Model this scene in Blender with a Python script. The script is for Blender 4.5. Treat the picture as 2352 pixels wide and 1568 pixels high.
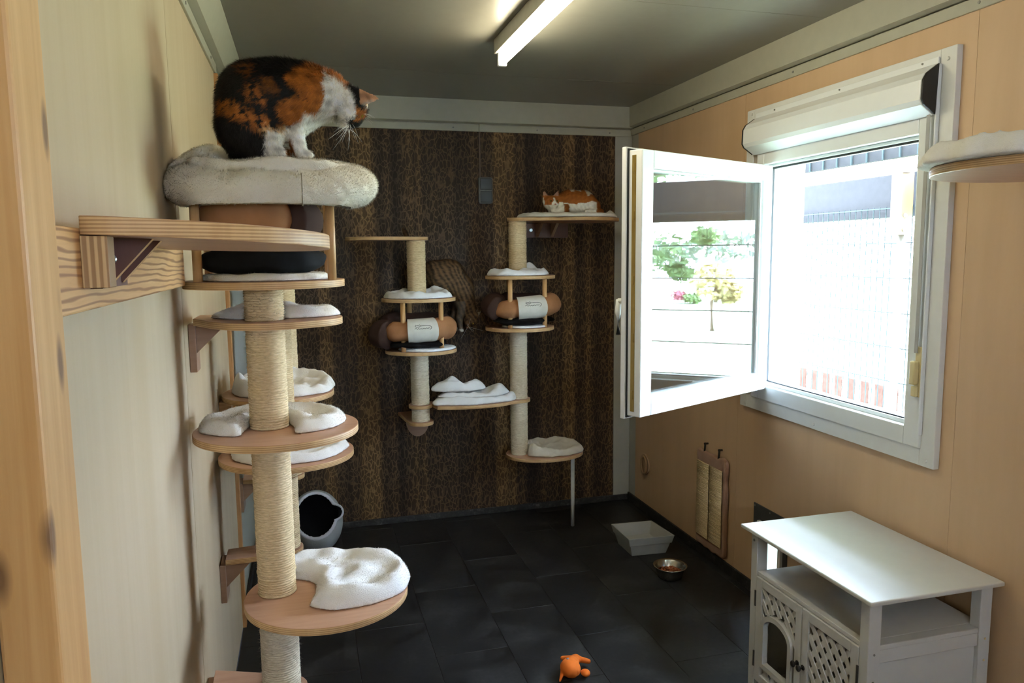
import bpy, math, random
import numpy as np
from mathutils import Matrix, Vector

random.seed(7)
RNG = np.random.default_rng(7)
SC = bpy.context.scene
COL = SC.collection
for o in list(bpy.data.objects):
    bpy.data.objects.remove(o)

# ------------------------------------------------------------------ camera
cam_d = bpy.data.cameras.new('camera')
cam_d.lens = 26.342
cam_d.sensor_width = 36.0
cam_d.clip_start = 0.02
cam_o = bpy.data.objects.new('camera', cam_d)
COL.objects.link(cam_o)
cam_o.matrix_world = Matrix(((0.96350147, 0.03983826, -0.26472216, 0.0),
                             (-0.26754732, 0.10957759, -0.95729368, 0.0),
                             (-0.0091293, 0.99317957, 0.11623679, 1.51),
                             (0, 0, 0, 1)))
SC.camera = cam_o

# ------------------------------------------------------------------ world, exposure
SKY = 23.5
TUBE = 19.0
w = bpy.data.worlds.new('overcast_sky')
SC.world = w
w.use_nodes = True
bg = w.node_tree.nodes['Background']
bg.inputs[0].default_value = (0.62, 0.78, 1.0, 1)
bg.inputs[1].default_value = SKY
sun_d = bpy.data.lights.new('sun', 'SUN'); sun_d.energy = 20.0; sun_d.angle = .02; sun_d.color = (1.0, .98, .95)
sun_o = bpy.data.objects.new('sun', sun_d); COL.objects.link(sun_o)
sun_o.rotation_euler = Vector((0.04, -.6, -.8)).to_track_quat('-Z', 'Y').to_euler()   # high sun beyond the far end of the cabin
vs = SC.view_settings
vs.view_transform = 'Standard'
vs.look = 'None'
vs.exposure = 1.32
vs.gamma = 1.0
vs.use_curve_mapping = False
SC.cycles.use_denoising = True
SC.cycles.max_bounces = 4
SC.cycles.diffuse_bounces = 3
SC.cycles.glossy_bounces = 2
SC.cycles.transparent_max_bounces = 12
SC.cycles.use_adaptive_sampling = True
SC.cycles.adaptive_threshold = .07
SC.cycles.use_light_tree = False
SC.cycles.caustics_reflective = False
SC.cycles.caustics_refractive = False
SC.cycles.sample_clamp_indirect = 6.0

# ------------------------------------------------------------------ room numbers (metres)
XL, XR, YB, YF, H = -0.295, 1.88, 4.136, -1.3, 2.345

# ------------------------------------------------------------------ helpers
WLOC = {}

class MB:
    """Collects vertices and faces in world metres."""
    def __init__(self):
        self.v = []; self.f = []; self.m = []; self.s = []
    def _add(self, vs_, fs, mi=0, smooth=False):
        b = len(self.v)
        self.v += [tuple(p) for p in vs_]
        for q in fs:
            self.f.append(tuple(b + i for i in q)); self.m.append(mi); self.s.append(smooth)
        return self
    def box(self, x0, x1, y0, y1, z0, z1, mi=0):
        p = [(x0, y0, z0), (x1, y0, z0), (x1, y1, z0), (x0, y1, z0), (x0, y0, z1), (x1, y0, z1), (x1, y1, z1), (x0, y1, z1)]
        return self._add(p, [(0, 3, 2, 1), (4, 5, 6, 7), (0, 1, 5, 4), (1, 2, 6, 5), (2, 3, 7, 6), (3, 0, 4, 7)], mi)
    def prism(self, poly, z0, z1, mi=0, ms=None, smooth=True):
        n = len(poly); ms = mi if ms is None else ms
        p = [(x, y, z0) for x, y in poly] + [(x, y, z1) for x, y in poly]
        self._add(p, [tuple(range(n - 1, -1, -1)), tuple(range(n, 2 * n))], mi)
        b = len(self.v) - 2 * n
        for i in range(n):
            j = (i + 1) % n
            self.f.append((b + i, b + j, b + n + j, b + n + i)); self.m.append(ms); self.s.append(smooth)
        return self
    def extrude(self, poly3, d, mi=0, ms=None):
        """polygon of 3-D points pushed by vector d"""
        n = len(poly3); d = np.array(d)
        p = [np.array(q, float) for q in poly3]
        p = p + [q + d for q in p]
        fs = [tuple(range(n - 1, -1, -1)), tuple(range(n, 2 * n))] + [(i, (i + 1) % n, n + (i + 1) % n, n + i) for i in range(n)]
        self._add(p, fs, mi)
        if ms is not None:
            for q in range(n): self.m[-1 - q] = ms
        return self
    def cyl(self, a, b, r0, r1=None, seg=20, mi=0, caps=True):
        r1 = r0 if r1 is None else r1
        a = np.array(a, float); b = np.array(b, float)
        d = b - a; d /= np.linalg.norm(d)
        t = np.array([0, 0, 1.]) if abs(d[2]) < .9 else np.array([1., 0, 0])
        e1 = np.cross(d, t); e1 /= np.linalg.norm(e1); e2 = np.cross(d, e1)
        an = [2 * math.pi * i / seg for i in range(seg)]
        p = [a + r0 * (math.cos(q) * e1 + math.sin(q) * e2) for q in an] + [b + r1 * (math.cos(q) * e1 + math.sin(q) * e2) for q in an]
        self._add(p, [(i, seg + i, seg + (i + 1) % seg, (i + 1) % seg) for i in range(seg)], mi, True)
        if caps:
            k = len(self.v) - 2 * seg
            self.f += [tuple(k + i for i in range(seg)), tuple(k + seg + i for i in range(seg - 1, -1, -1))]
            self.m += [mi, mi]; self.s += [False, False]
        return self
    def sweep(self, path, rad, seg=12, mi=0, closed=False, flat=1.0, up=(0, 0, 1), caps=True):
        """tube along a path; rad is a number or a list; flat squashes along 'up'"""
        P = np.array(path, float); n = len(P)
        R = np.full(n, rad) if np.isscalar(rad) else np.array(rad, float)
        T = np.roll(P, -1, 0) - np.roll(P, 1, 0)
        if not closed:
            T[0] = P[1] - P[0]; T[-1] = P[-1] - P[-2]
        T /= np.linalg.norm(T, axis=1)[:, None] + 1e-12
        up = np.array(up, float); vs_ = []
        for i in range(n):
            e1 = np.cross(T[i], up)
            if np.linalg.norm(e1) < 1e-4:
                e1 = np.cross(T[i], (1., .1, 0))
            e1 /= np.linalg.norm(e1); e2 = np.cross(e1, T[i])
            for k in range(seg):
                a = 2 * math.pi * k / seg
                vs_.append(P[i] + R[i] * (math.cos(a) * e1 + flat * math.sin(a) * e2))
        fs = []
        for i in range(n if closed else n - 1):
            j = (i + 1) % n
            for k in range(seg):
                l = (k + 1) % seg
                fs.append((i * seg + k, i * seg + l, j * seg + l, j * seg + k))
        self._add(vs_, fs, mi, True)
        if not closed and caps:
            b = len(self.v) - n * seg
            self.f += [tuple(b + k for k in range(seg - 1, -1, -1)), tuple(b + (n - 1) * seg + k for k in range(seg))]
            self.m += [mi, mi]; self.s += [True, True]
        return self
    def lathe(self, prof, c=(0, 0), seg=40, mi=0, close=True):
        vs_ = []
        for r, z in prof:
            for k in range(seg):
                a = 2 * math.pi * k / seg
                vs_.append((c[0] + r * math.cos(a), c[1] + r * math.sin(a), z))
        fs = [(i * seg + k, i * seg + (k + 1) % seg, (i + 1) * seg + (k + 1) % seg, (i + 1) * seg + k)
              for i in range(len(prof) - 1) for k in range(seg)]
        self._add(vs_, fs, mi, True)
        if close:
            b = len(self.v) - len(vs_); n = len(prof)
            self.f += [tuple(b + k for k in range(seg - 1, -1, -1)), tuple(b + (n - 1) * seg + k for k in range(seg))]
            self.m += [mi, mi]; self.s += [False, False]
        return self
    def ball(self, c, r, seg=14, rings=8, mi=0, sc=(1, 1, 1)):
        prof = []
        vs_ = []
        for i in range(rings + 1):
            t = math.pi * (i + .001) / (rings + .002)
            for k in range(seg):
                a = 2 * math.pi * k / seg
                vs_.append((c[0] + sc[0] * r * math.sin(t) * math.cos(a), c[1] + sc[1] * r * math.sin(t) * math.sin(a), c[2] - sc[2] * r * math.cos(t)))
        fs = [(i * seg + k, i * seg + (k + 1) % seg, (i + 1) * seg + (k + 1) % seg, (i + 1) * seg + k) for i in range(rings) for k in range(seg)]
        return self._add(vs_, fs, mi, True)
    def raw(self, V, F, mi=0, smooth=True):
        return self._add(V, F, mi, smooth)
    def xf(self, fn):
        self.v = [tuple(fn(*p)) for p in self.v]
        return self

def props(o, label=None, cat=None, group=None, kind=None):
    if label: o['label'] = label
    if cat: o['category'] = cat
    if group: o['group'] = group
    if kind: o['kind'] = kind
    return o

def attach(o, parent):
    if parent is not None:
        o.parent = parent
        o.matrix_parent_inverse = Matrix.Translation(-Vector(WLOC[parent.name]))

def root(name, loc, label, cat, group=None, kind=None):
    o = bpy.data.objects.new(name, None)
    o.empty_display_size = .05
    COL.objects.link(o)
    o.location = loc
    WLOC[o.name] = tuple(loc)
    return props(o, label, cat, group, kind)

def obj(name, mb, mats, parent=None, bevel=0, segs=2, label=None, cat=None, group=None, kind=None, cols=None, norms=None, center=True):
    V = np.array(mb.v, float)
    if center:
        lo, hi = V.min(0), V.max(0)
        c = np.array([(lo[0] + hi[0]) / 2, (lo[1] + hi[1]) / 2, lo[2]])
    else:
        c = np.zeros(3)
    me = bpy.data.meshes.new(name)
    me.from_pydata((V - c).tolist(), [], mb.f)
    if not isinstance(mats, (list, tuple)):
        mats = [mats]
    for m in mats:
        me.materials.append(m)
    me.polygons.foreach_set('material_index', np.array(mb.m, dtype=np.int32))
    me.polygons.foreach_set('use_smooth', np.array(mb.s, dtype=bool))
    if cols is not None:
        a = me.attributes.new('Col', 'FLOAT_COLOR', 'POINT')
        cc = np.ones((len(V), 4), dtype=np.float32); cc[:, :3] = cols
        a.data.foreach_set('color', cc.ravel())
    me.update()
    if norms is not None:
        me.normals_split_custom_set_from_vertices([tuple(n) for n in norms])
    o = bpy.data.objects.new(name, me)
    COL.objects.link(o)
    o.location = c
    WLOC[o.name] = tuple(c)
    attach(o, parent)
    if bevel:
        b = o.modifiers.new('bevel', 'BEVEL')
        b.width = bevel; b.segments = segs; b.limit_method = 'ANGLE'; b.angle_limit = math.radians(50)
        b.harden_normals = False
    return props(o, label, cat, group, kind)

def copy_tree(o, shift, parent=None):
    c = o.copy(); COL.objects.link(c)
    c.parent = parent
    L = np.array(WLOC[o.name]) + np.array(shift)
    c.location = L
    WLOC[c.name] = tuple(L)
    if parent is not None:
        c.matrix_parent_inverse = Matrix.Translation(-Vector(WLOC[parent.name]))
    for ch in o.children:
        copy_tree(ch, shift, c)
    return c

# ------------------------------------------------------------------ implicit surfaces
def nets(f, lo, hi, h, smooth=1):
    ax = [np.arange(lo[i] - 2 * h, hi[i] + 2.5 * h, h, dtype=np.float32) for i in range(3)]
    X, Y, Z = np.meshgrid(*ax, indexing='ij')
    F = f(X, Y, Z).astype(np.float32)
    ins = F < 0
    n = [len(a) - 1 for a in ax]
    cnt = np.zeros(n, np.int8)
    for i in (0, 1):
        for j in (0, 1):
            for k in (0, 1):
                cnt += ins[i:n[0] + i, j:n[1] + j, k:n[2] + k]
    act = (cnt > 0) & (cnt < 8)
    idx = np.argwhere(act)
    vid = np.full(n, -1, np.int64); vid[act] = np.arange(len(idx))
    acc = np.zeros((len(idx), 3)); num = np.zeros(len(idx))
    corners = [(i, j, k) for i in (0, 1) for j in (0, 1) for k in (0, 1)]
    for a in corners:
        for d in range(3):
            if a[d]: continue
            b = list(a); b[d] = 1
            fa = F[idx[:, 0] + a[0], idx[:, 1] + a[1], idx[:, 2] + a[2]]
            fb = F[idx[:, 0] + b[0], idx[:, 1] + b[1], idx[:, 2] + b[2]]
            c = (fa < 0) != (fb < 0)
            t = np.where(c, fa / np.where(fa == fb, 1, fa - fb), 0)
            p = np.tile(np.array(a, float), (len(idx), 1)); p[:, d] = t
            acc += p * c[:, None]; num += c
    V = (idx + acc / num[:, None]) * h + np.array([a[0] for a in ax])
    faces = []
    for d in range(3):
        o1, o2 = [q for q in range(3) if q != d]
        sl0 = [slice(1, -1)] * 3; sl1 = [slice(1, -1)] * 3
        sl0[d] = slice(0, -1); sl1[d] = slice(1, None)
        c = ins[tuple(sl0)] != ins[tuple(sl1)]
        g = np.argwhere(c); g2 = g.copy(); g2[:, o1] += 1; g2[:, o2] += 1
        if len(g2) == 0: continue
        inside0 = ins[g2[:, 0], g2[:, 1], g2[:, 2]]
        def cell(a, b):
            q = g2.copy(); q[:, o1] -= a; q[:, o2] -= b
            return vid[q[:, 0], q[:, 1], q[:, 2]]
        Q = np.stack([cell(1, 1), cell(0, 1), cell(0, 0), cell(1, 0)], 1)
        flip = inside0 if d != 1 else ~inside0
        Q[~flip] = Q[~flip][:, ::-1]
        faces.append(Q)
    Fc = np.concatenate(faces)
    Fc = Fc[(Fc >= 0).all(1)]
    for _ in range(smooth):
        s = np.zeros_like(V); m = np.zeros(len(V))
        for a, b in ((0, 1), (1, 2), (2, 3), (3, 0)):
            np.add.at(s, Fc[:, a], V[Fc[:, b]]); np.add.at(m, Fc[:, a], 1)
            np.add.at(s, Fc[:, b], V[Fc[:, a]]); np.add.at(m, Fc[:, b], 1)
        V = .5 * V + .5 * s / np.maximum(m, 1)[:, None]
    return V, Fc

def vnormals(V, F):
    n = np.cross(V[F[:, 2]] - V[F[:, 0]], V[F[:, 3]] - V[F[:, 1]])
    N = np.zeros_like(V)
    for k in range(4):
        np.add.at(N, F[:, k], n)
    return N / (np.linalg.norm(N, axis=1)[:, None] + 1e-12)

def wob(x, y, z, sc, seed=0, n=6):
    r = np.random.default_rng(seed)
    s = 0
    for i in range(n):
        d = r.normal(size=3); d /= np.linalg.norm(d)
        fr = sc * (.6 + 1.2 * r.random())
        s = s + np.sin((x * d[0] + y * d[1] + z * d[2]) * fr + r.random() * 6.28)
    return s / n ** .5

def smin(a, b, k):
    h_ = np.clip(.5 + .5 * (b - a) / k, 0, 1)
    return b + (a - b) * h_ - k * h_ * (1 - h_)

def cone(X, Y, Z, a, ra, b, rb):
    a = np.array(a, np.float32); b = np.array(b, np.float32); d = b - a
    L = max(float(d @ d), 1e-9)
    t = np.clip(((X - a[0]) * d[0] + (Y - a[1]) * d[1] + (Z - a[2]) * d[2]) / L, 0, 1)
    return np.sqrt((X - a[0] - t * d[0]) ** 2 + (Y - a[1] - t * d[1]) ** 2 + (Z - a[2] - t * d[2]) ** 2) - (ra + t * (rb - ra))

def ellip(X, Y, Z, c, r):
    k0 = np.sqrt(((X - c[0]) / r[0]) ** 2 + ((Y - c[1]) / r[1]) ** 2 + ((Z - c[2]) / r[2]) ** 2)
    return (k0 - 1) * min(r)

def earf(X, Y, Z, base, tip, width, R, thin=.4):
    """flattened hollow cone; width = direction in which it is wide"""
    base = np.array(base, float); tip = np.array(tip, float)
    ax = tip - base; L = np.linalg.norm(ax); ax /= L
    wd = np.array(width, float); wd -= ax * (wd @ ax); wd /= np.linalg.norm(wd)
    th = np.cross(ax, wd)
    P = (X - base[0], Y - base[1], Z - base[2])
    dot = lambda v: P[0] * v[0] + P[1] * v[1] + P[2] * v[2]
    t = dot(ax) / L
    r = R * np.clip(1.0 - t, 0, 2) ** .75 * (t < 1.05)
    q = np.sqrt(dot(wd) ** 2 + (dot(th) / thin) ** 2)
    d1 = np.maximum((q - r) * .6, np.maximum(-t - .35, t - 1) * L)
    return d1

def in_poly(px, pz, poly):
    inside = np.zeros(px.shape, bool)
    n = len(poly); j = n - 1
    for i in range(n):
        xi, yi = poly[i]; xj, yj = poly[j]
        c = ((yi > pz) != (yj > pz)) & (px < (xj - xi) * (pz - yi) / (yj - yi + 1e-9) + xi)
        inside ^= c
        j = i
    return inside

def fur(V, F, n, length, width, flow, cols=None, lift=.55, rng=None, colvar=.12, jit=.35):
    """thin tapered hairs standing on a quad mesh; flow(P, N) gives the lie of the coat"""
    rng = rng or np.random.default_rng(3)
    N = vnormals(V, F)
    fi = rng.integers(0, len(F), n)
    u = rng.random((n, 1)); v = rng.random((n, 1))
    q = F[fi]
    def bl(A):
        return (1 - u) * (1 - v) * A[q[:, 0]] + u * (1 - v) * A[q[:, 1]] + u * v * A[q[:, 2]] + (1 - u) * v * A[q[:, 3]]
    P = bl(V); Nn = bl(N); Nn /= np.linalg.norm(Nn, axis=1)[:, None] + 1e-9
    fl = flow(P, Nn)
    fl = fl - Nn * (fl * Nn).sum(1)[:, None]
    D = Nn * lift + fl * (1 - lift) + rng.normal(size=(n, 3)) * jit * .5
    D /= np.linalg.norm(D, axis=1)[:, None] + 1e-9
    Ls = (length(P) if callable(length) else length) * (.55 + .7 * rng.random(n))
    S = np.cross(D, Nn + rng.normal(size=(n, 3)) * .4); S /= np.linalg.norm(S, axis=1)[:, None] + 1e-9
    A = P - Nn * .001 + S * width / 2; B = P - Nn * .001 - S * width / 2
    T = P + D * Ls[:, None]
    G = np.cross(B - A, T - A); fl_ = (G * Nn).sum(1) < 0
    A[fl_], B[fl_] = B[fl_].copy(), A[fl_].copy()
    VV = np.stack([A, B, T], 1).reshape(-1, 3)
    FF = np.arange(3 * n).reshape(-1, 3)
    NN = np.repeat(Nn, 3, 0)
    CC = None
    if cols is not None:
        c = cols[q[:, 0]] * (1 + colvar * rng.normal(size=(n, 1)))
        CC = np.repeat(np.clip(c, 0, 1), 3, 0)
    mb = MB(); mb.v = VV.tolist(); mb.f = FF.tolist(); mb.m = [0] * n; mb.s = [True] * n
    return mb, CC, NN

# ------------------------------------------------------------------ materials
def lin(c):
    return tuple((x / 255 / 12.92 if x / 255 <= .04045 else ((x / 255 + .055) / 1.055) ** 2.4) for x in c)

class NT:
    def __init__(self, name):
        self.mat = bpy.data.materials.new(name); self.mat.use_nodes = True
        self.t = self.mat.node_tree; self.b = self.t.nodes['Principled BSDF']
    def n(self, typ, **kw):
        nd = self.t.nodes.new(typ)
        for k, v in kw.items():
            if k.startswith('_'): setattr(nd, k[1:], v)
            else: nd.inputs[k.replace('__', ' ')].default_value = v
        return nd
    def l(self, a, b):
        self.t.links.new(a, b)
    def coords(self, scale=(1, 1, 1), rand=True):
        tc = self.n('ShaderNodeTexCoord'); mp = self.n('ShaderNodeMapping')
        mp.inputs['Scale'].default_value = scale
        if rand:
            oi = self.n('ShaderNodeObjectInfo'); ad = self.n('ShaderNodeVectorMath', _operation='MULTIPLY_ADD')
            cx = self.n('ShaderNodeCombineXYZ')
            for k in range(3): self.l(oi.outputs['Random'], cx.inputs[k])
            self.l(cx.outputs[0], ad.inputs[0]); ad.inputs[1].default_value = (7.3, 5.1, 3.7)
            self.l(tc.outputs['Object'], ad.inputs[2]); self.l(ad.outputs[0], mp.inputs['Vector'])
        else:
            self.l(tc.outputs['Object'], mp.inputs['Vector'])
        return mp.outputs[0]
    def noise(self, vec, scale, detail=4, rough=.55, dist=0):
        nd = self.n('ShaderNodeTexNoise', Scale=scale, Detail=detail, Roughness=rough, Distortion=dist)
        self.l(vec, nd.inputs['Vector']); return nd.outputs['Fac']
    def ramp(self, fac, stops):
        r = self.n('ShaderNodeValToRGB'); e = r.color_ramp.elements
        while len(e) < len(stops): e.new(.5)
        for el, (p, c) in zip(e, stops):
            el.position = p; el.color = (*c, 1) if len(c) == 3 else c
        self.l(fac, r.inputs[0]); return r.outputs[0]
    def mix(self, fac, a, b, typ='MIX'):
        m = self.n('ShaderNodeMix', _data_type='RGBA', _blend_type=typ)
        for s, v in ((m.inputs[0], fac), (m.inputs[6], a), (m.inputs[7], b)):
            if hasattr(v, 'links') or hasattr(v, 'is_linked'): self.l(v, s)
            elif isinstance(v, (int, float)): s.default_value = v
            else: s.default_value = (*v, 1)
        return m.outputs[2]
    def math(self, op, a, b=0.0):
        m = self.n('ShaderNodeMath', _operation=op)
        for s, v in ((m.inputs[0], a), (m.inputs[1], b)):
            if hasattr(v, 'is_linked'): self.l(v, s)
            else: s.default_value = v
        return m.outputs[0]
    def bump(self, fac, strength=.2, dist=.002):
        b = self.n('ShaderNodeBump', Strength=strength, Distance=dist)
        self.l(fac, b.inputs['Height']); self.l(b.outputs[0], self.b.inputs['Normal'])
    def set(self, color=None, rough=None, metal=None, spec=None):
        if color is not None:
            if hasattr(color, 'is_linked'): self.l(color, self.b.inputs['Base Color'])
            else: self.b.inputs['Base Color'].default_value = (*color, 1)
        if rough is not None:
            if hasattr(rough, 'is_linked'): self.l(rough, self.b.inputs['Roughness'])
            else: self.b.inputs['Roughness'].default_value = rough
        if metal is not None: self.b.inputs['Metallic'].default_value = metal
        if spec is not None: self.b.inputs['Specular IOR Level'].default_value = spec
        return self.mat

def plain(name, c, rough=.5, metal=0, spec=.5, var=.06, nscale=25, bump=0):
    t = NT(name); v = t.coords()
    f = t.noise(v, nscale)
    c = np.array(c)
    col = t.ramp(f, [(.3, tuple(c * (1 - var))), (.7, tuple(np.minimum(c * (1 + var), 1)))])
    if bump: t.bump(f, bump, .002)
    return t.set(col, rough, metal, spec)

def wood(name, c1, c2, axis, fine=60, along=2.0, rough=.5, rings=0, knots=False, c3=None, bump=.08):
    """grain stretched along an axis; rings>0 adds growth-ring bands"""
    sc = [fine, fine, fine]; sc[axis] = along
    t = NT(name); v = t.coords(tuple(sc))
    f = t.noise(v, 1.0, 6, .6, .3)
    v2 = t.coords(tuple(s / 6 for s in sc)); f2 = t.noise(v2, 1.0, 3, .5)
    a = t.math('ADD', t.math('MULTIPLY', f, .6), t.math('MULTIPLY', f2, .4))
    col = t.ramp(a, [(.36, c1), (.64, c2)])
    if rings:
        sr = [1, 1, 1]; sr[axis] = .12
        v3 = t.coords(tuple(sr))
        wv = t.n('ShaderNodeTexWave', Scale=rings, Distortion=7.0, Detail=2.0)
        wv.inputs['Detail Scale'].default_value = 1.2
        wv.wave_type = 'RINGS'; t.l(v3, wv.inputs['Vector'])
        dark = t.ramp(wv.outputs['Fac'], [(.0, (0, 0, 0)), (.55, (0, 0, 0)), (.95, (1, 1, 1))])
        col = t.mix(t.math('MULTIPLY', dark, .8), col, c3 or tuple(np.array(c1) * .55))
    if knots:
        sk = [20, 20, 20]; sk[axis] = 7.0
        v4 = t.coords(tuple(sk)); vo = t.n('ShaderNodeTexVoronoi', Scale=1.0); t.l(v4, vo.inputs['Vector'])
        kn = t.ramp(vo.outputs['Distance'], [(.10, (1, 1, 1)), (.24, (0, 0, 0))])
        col = t.mix(t.math('MULTIPLY', kn, .75), col, (.09, .035, .014))
    if bump: t.bump(f, bump, .001)
    return t.set(col, rough)

def ply_edge(name, light, dark, pitch=.0046, rough=.55, ax=2):
    t = NT(name); v = t.coords((1, 1, 1), rand=False)
    sx = t.n('ShaderNodeSeparateXYZ'); t.l(v, sx.inputs[0])
    s = t.math('SINE', t.math('MULTIPLY', sx.outputs[ax], 6.2832 / pitch))
    n_ = t.noise(t.coords((30, 30, 6)), 1.0, 4)
    a = t.math('ADD', t.math('MULTIPLY', s, .3), n_)
    col = t.ramp(a, [(.35, dark), (.62, light)])
    t.bump(s, .15, .0006)
    return t.set(col, rough)

def plush(name, c, c2):
    t = NT(name); v = t.coords((1, 1, 1))
    f = t.noise(v, 9, 4); f2 = t.noise(v, 420, 2)
    col = t.ramp(f, [(.35, c2), (.62, c)])
    t.bump(f2, .5, .003)
    t.b.inputs['Sheen Weight'].default_value = .25
    t.b.inputs['Sheen Roughness'].default_value = .5
    return t.set(col, .95, spec=.1)

def attrmat(name, rough=.7, spec=.25, bumps=0):
    t = NT(name); a = t.n('ShaderNodeAttribute', _attribute_name='Col')
    if bumps:
        t.bump(t.noise(t.coords(), bumps, 2), .4, .002)
    return t.set(a.outputs['Color'], rough, spec=spec)

M = {}
M['ply_left'] = wood('pale_plywood', (.50, .385, .24), (.57, .46, .315), 2, 13, .5, .5, bump=.02)
M['ply_right'] = wood('beech_plywood', (.57, .375, .215), (.645, .435, .26), 2, 10, 1.2, .5, bump=.02)
M['larch_v'] = wood('larch_post', (.52, .27, .09), (.70, .43, .18), 2, 45, 1.6, .5, knots=True)
M['larch_h'] = wood('larch_beam', (.58, .31, .12), (.74, .46, .21), 1, 60, 4, .5, rings=30, c3=(.26, .105, .035))
M['batten'] = wood('batten_wood', (.42, .21, .08), (.55, .30, .12), 2, 60, 2, .5)
M['edge'] = ply_edge('plywood_edge', (.68, .45, .22), (.45, .255, .11))
M['edge_v'] = ply_edge('upright_plywood_edge', (.60, .41, .21), (.34, .20, .09), .008, ax=0)
M['film'] = wood('film_faced_plywood', (.50, .28, .175), (.60, .36, .24), 0, 70, 5, .38)
M['film_dark'] = wood('dark_plywood_face', (.12, .045, .03), (.16, .065, .045), 2, 60, 4, .45)
M['film_grey'] = wood('brown_plywood_face', (.30, .175, .11), (.37, .225, .145), 0, 60, 4, .42)
M['rod'] = wood('turned_rod_wood', (.55, .31, .12), (.68, .42, .19), 2, 70, 2, .45)
M['trim'] = plain('sage_grey_paint', (.43, .42, .33), .45, var=.03)
M['ceiling'] = plain('grey_ceiling_panel', (.265, .255, .215), .34, var=.03, spec=.45)
M['corner'] = plain('grey_corner_paint', (.44, .43, .37), .5, var=.03)
M['pvc'] = plain('white_pvc', (.82, .85, .86), .3, var=.01)
M['pvc_board'] = plain('white_window_board', (.74, .75, .73), .4, var=.02)
M['gasket'] = plain('black_rubber', (.012, .014, .016), .6)
M['black'] = plain('black_plastic', (.015, .014, .013), .55)
M['brass'] = plain('brass_lock', (.42, .30, .10), .35, metal=.8)
M['steel'] = plain('galvanised_steel', (.55, .56, .57), .35, metal=.9)
M['stainless'] = plain('stainless_steel', (.5, .48, .45), .25, metal=1.0)
M['yellowed'] = plain('yellowed_plastic', (.72, .60, .30), .4)
M['strap'] = plain('grey_strap', (.42, .42, .40), .8)
M['white_paint'] = plain('white_furniture_paint', (.60, .595, .57), .36, var=.02)
M['white_metal'] = plain('white_metal_leg', (.62, .63, .62), .4)
M['knob'] = plain('black_iron_knob', (.02, .018, .018), .35, metal=.4)
M['hinge'] = plain('dark_hinge', (.10, .10, .10), .4, metal=.6)
M['switch'] = plain('dark_switch_plastic', (.035, .04, .042), .4)
M['switch_rim'] = plain('grey_switch_rim', (.20, .21, .21), .45)
M['conduit'] = plain('brown_conduit', (.14, .09, .06), .5)
M['plate'] = plain('dark_grey_plate', (.055, .055, .055), .45)
M['flap'] = plain('translucent_flap', (.75, .80, .82), .3)
M['tray'] = plain('light_grey_plastic', (.40, .40, .38), .45, var=.03)
M['kibble'] = plain('orange_brown_kibble', (.36, .10, .03), .8, var=.3, nscale=90)
M['felt'] = attrmat('grey_felt', .95, .1, 160)
M['fur'] = attrmat('cat_fur', .62, .3)
M['skin_fur'] = attrmat('cat_coat', .75, .2, 220)
M['plush'] = plush('cream_plush', (.86, .85, .82), (.78, .75, .69))
M['plush_w'] = plush('white_plush', (.90, .91, .925), (.84, .845, .85))
M['plush_d'] = plush('greige_plush', (.66, .62, .53), (.56, .51, .42))
M['tan'] = plain('tan_suede', (.40, .19, .085), .85, spec=.15, var=.12, nscale=14)
M['brown'] = plain('brown_suede', (.065, .036, .028), .85, spec=.15, var=.12, nscale=14)
M['blackfab'] = plain('black_fabric', (.008, .009, .011), .8, spec=.15, var=.2, nscale=60)
M['labelw'] = plain('cream_label_cloth', (.66, .63, .55), .85, spec=.1)
M['ink'] = plain('black_embroidery', (.012, .012, .012), .8)
M['plug'] = plain('wooden_plug', (.42, .27, .15), .5)
M['hook'] = plain('dark_hook', (.03, .025, .02), .4, metal=.5)
M['orange'] = plain('orange_toy_cloth', (.85, .20, .03), .75, spec=.2, var=.06, nscale=30)
M['eye'] = plain('amber_eye', (.30, .20, .03), .08, var=.2)
M['pupil'] = plain('black_pupil', (.004, .004, .004), .1)
M['nose'] = plain('pink_nose', (.50, .22, .17), .5)
M['nose_d'] = plain('dark_nose', (.02, .015, .015), .4)
M['whisker'] = plain('white_whisker', (.85, .84, .80), .4)
M['mink'] = plush('brown_pink_plush', (.42, .25, .17), (.34, .19, .12))
M['screw'] = plain('screw_head', (.25, .25, .23), .4, metal=.7)

def sisal(name, c1, c2):
    t = NT(name); v = t.coords((1, 1, 1))
    v2 = t.coords((70, 70, 620))
    f = t.noise(v2, 1.0, 3, .6); g = t.noise(v, 5, 3)
    a = t.math('ADD', t.math('MULTIPLY', f, .75), t.math('MULTIPLY', g, .25))
    col = t.ramp(a, [(.34, c1), (.62, c2)])
    t.bump(f, .55, .002)
    return t.set(col, .9, spec=.15)
M['sisal'] = sisal('sisal_rope', (.55, .40, .215), (.86, .69, .44))
M['sisal_p'] = sisal('pale_sisal_rope', (.56, .46, .31), (.82, .73, .56))

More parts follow.
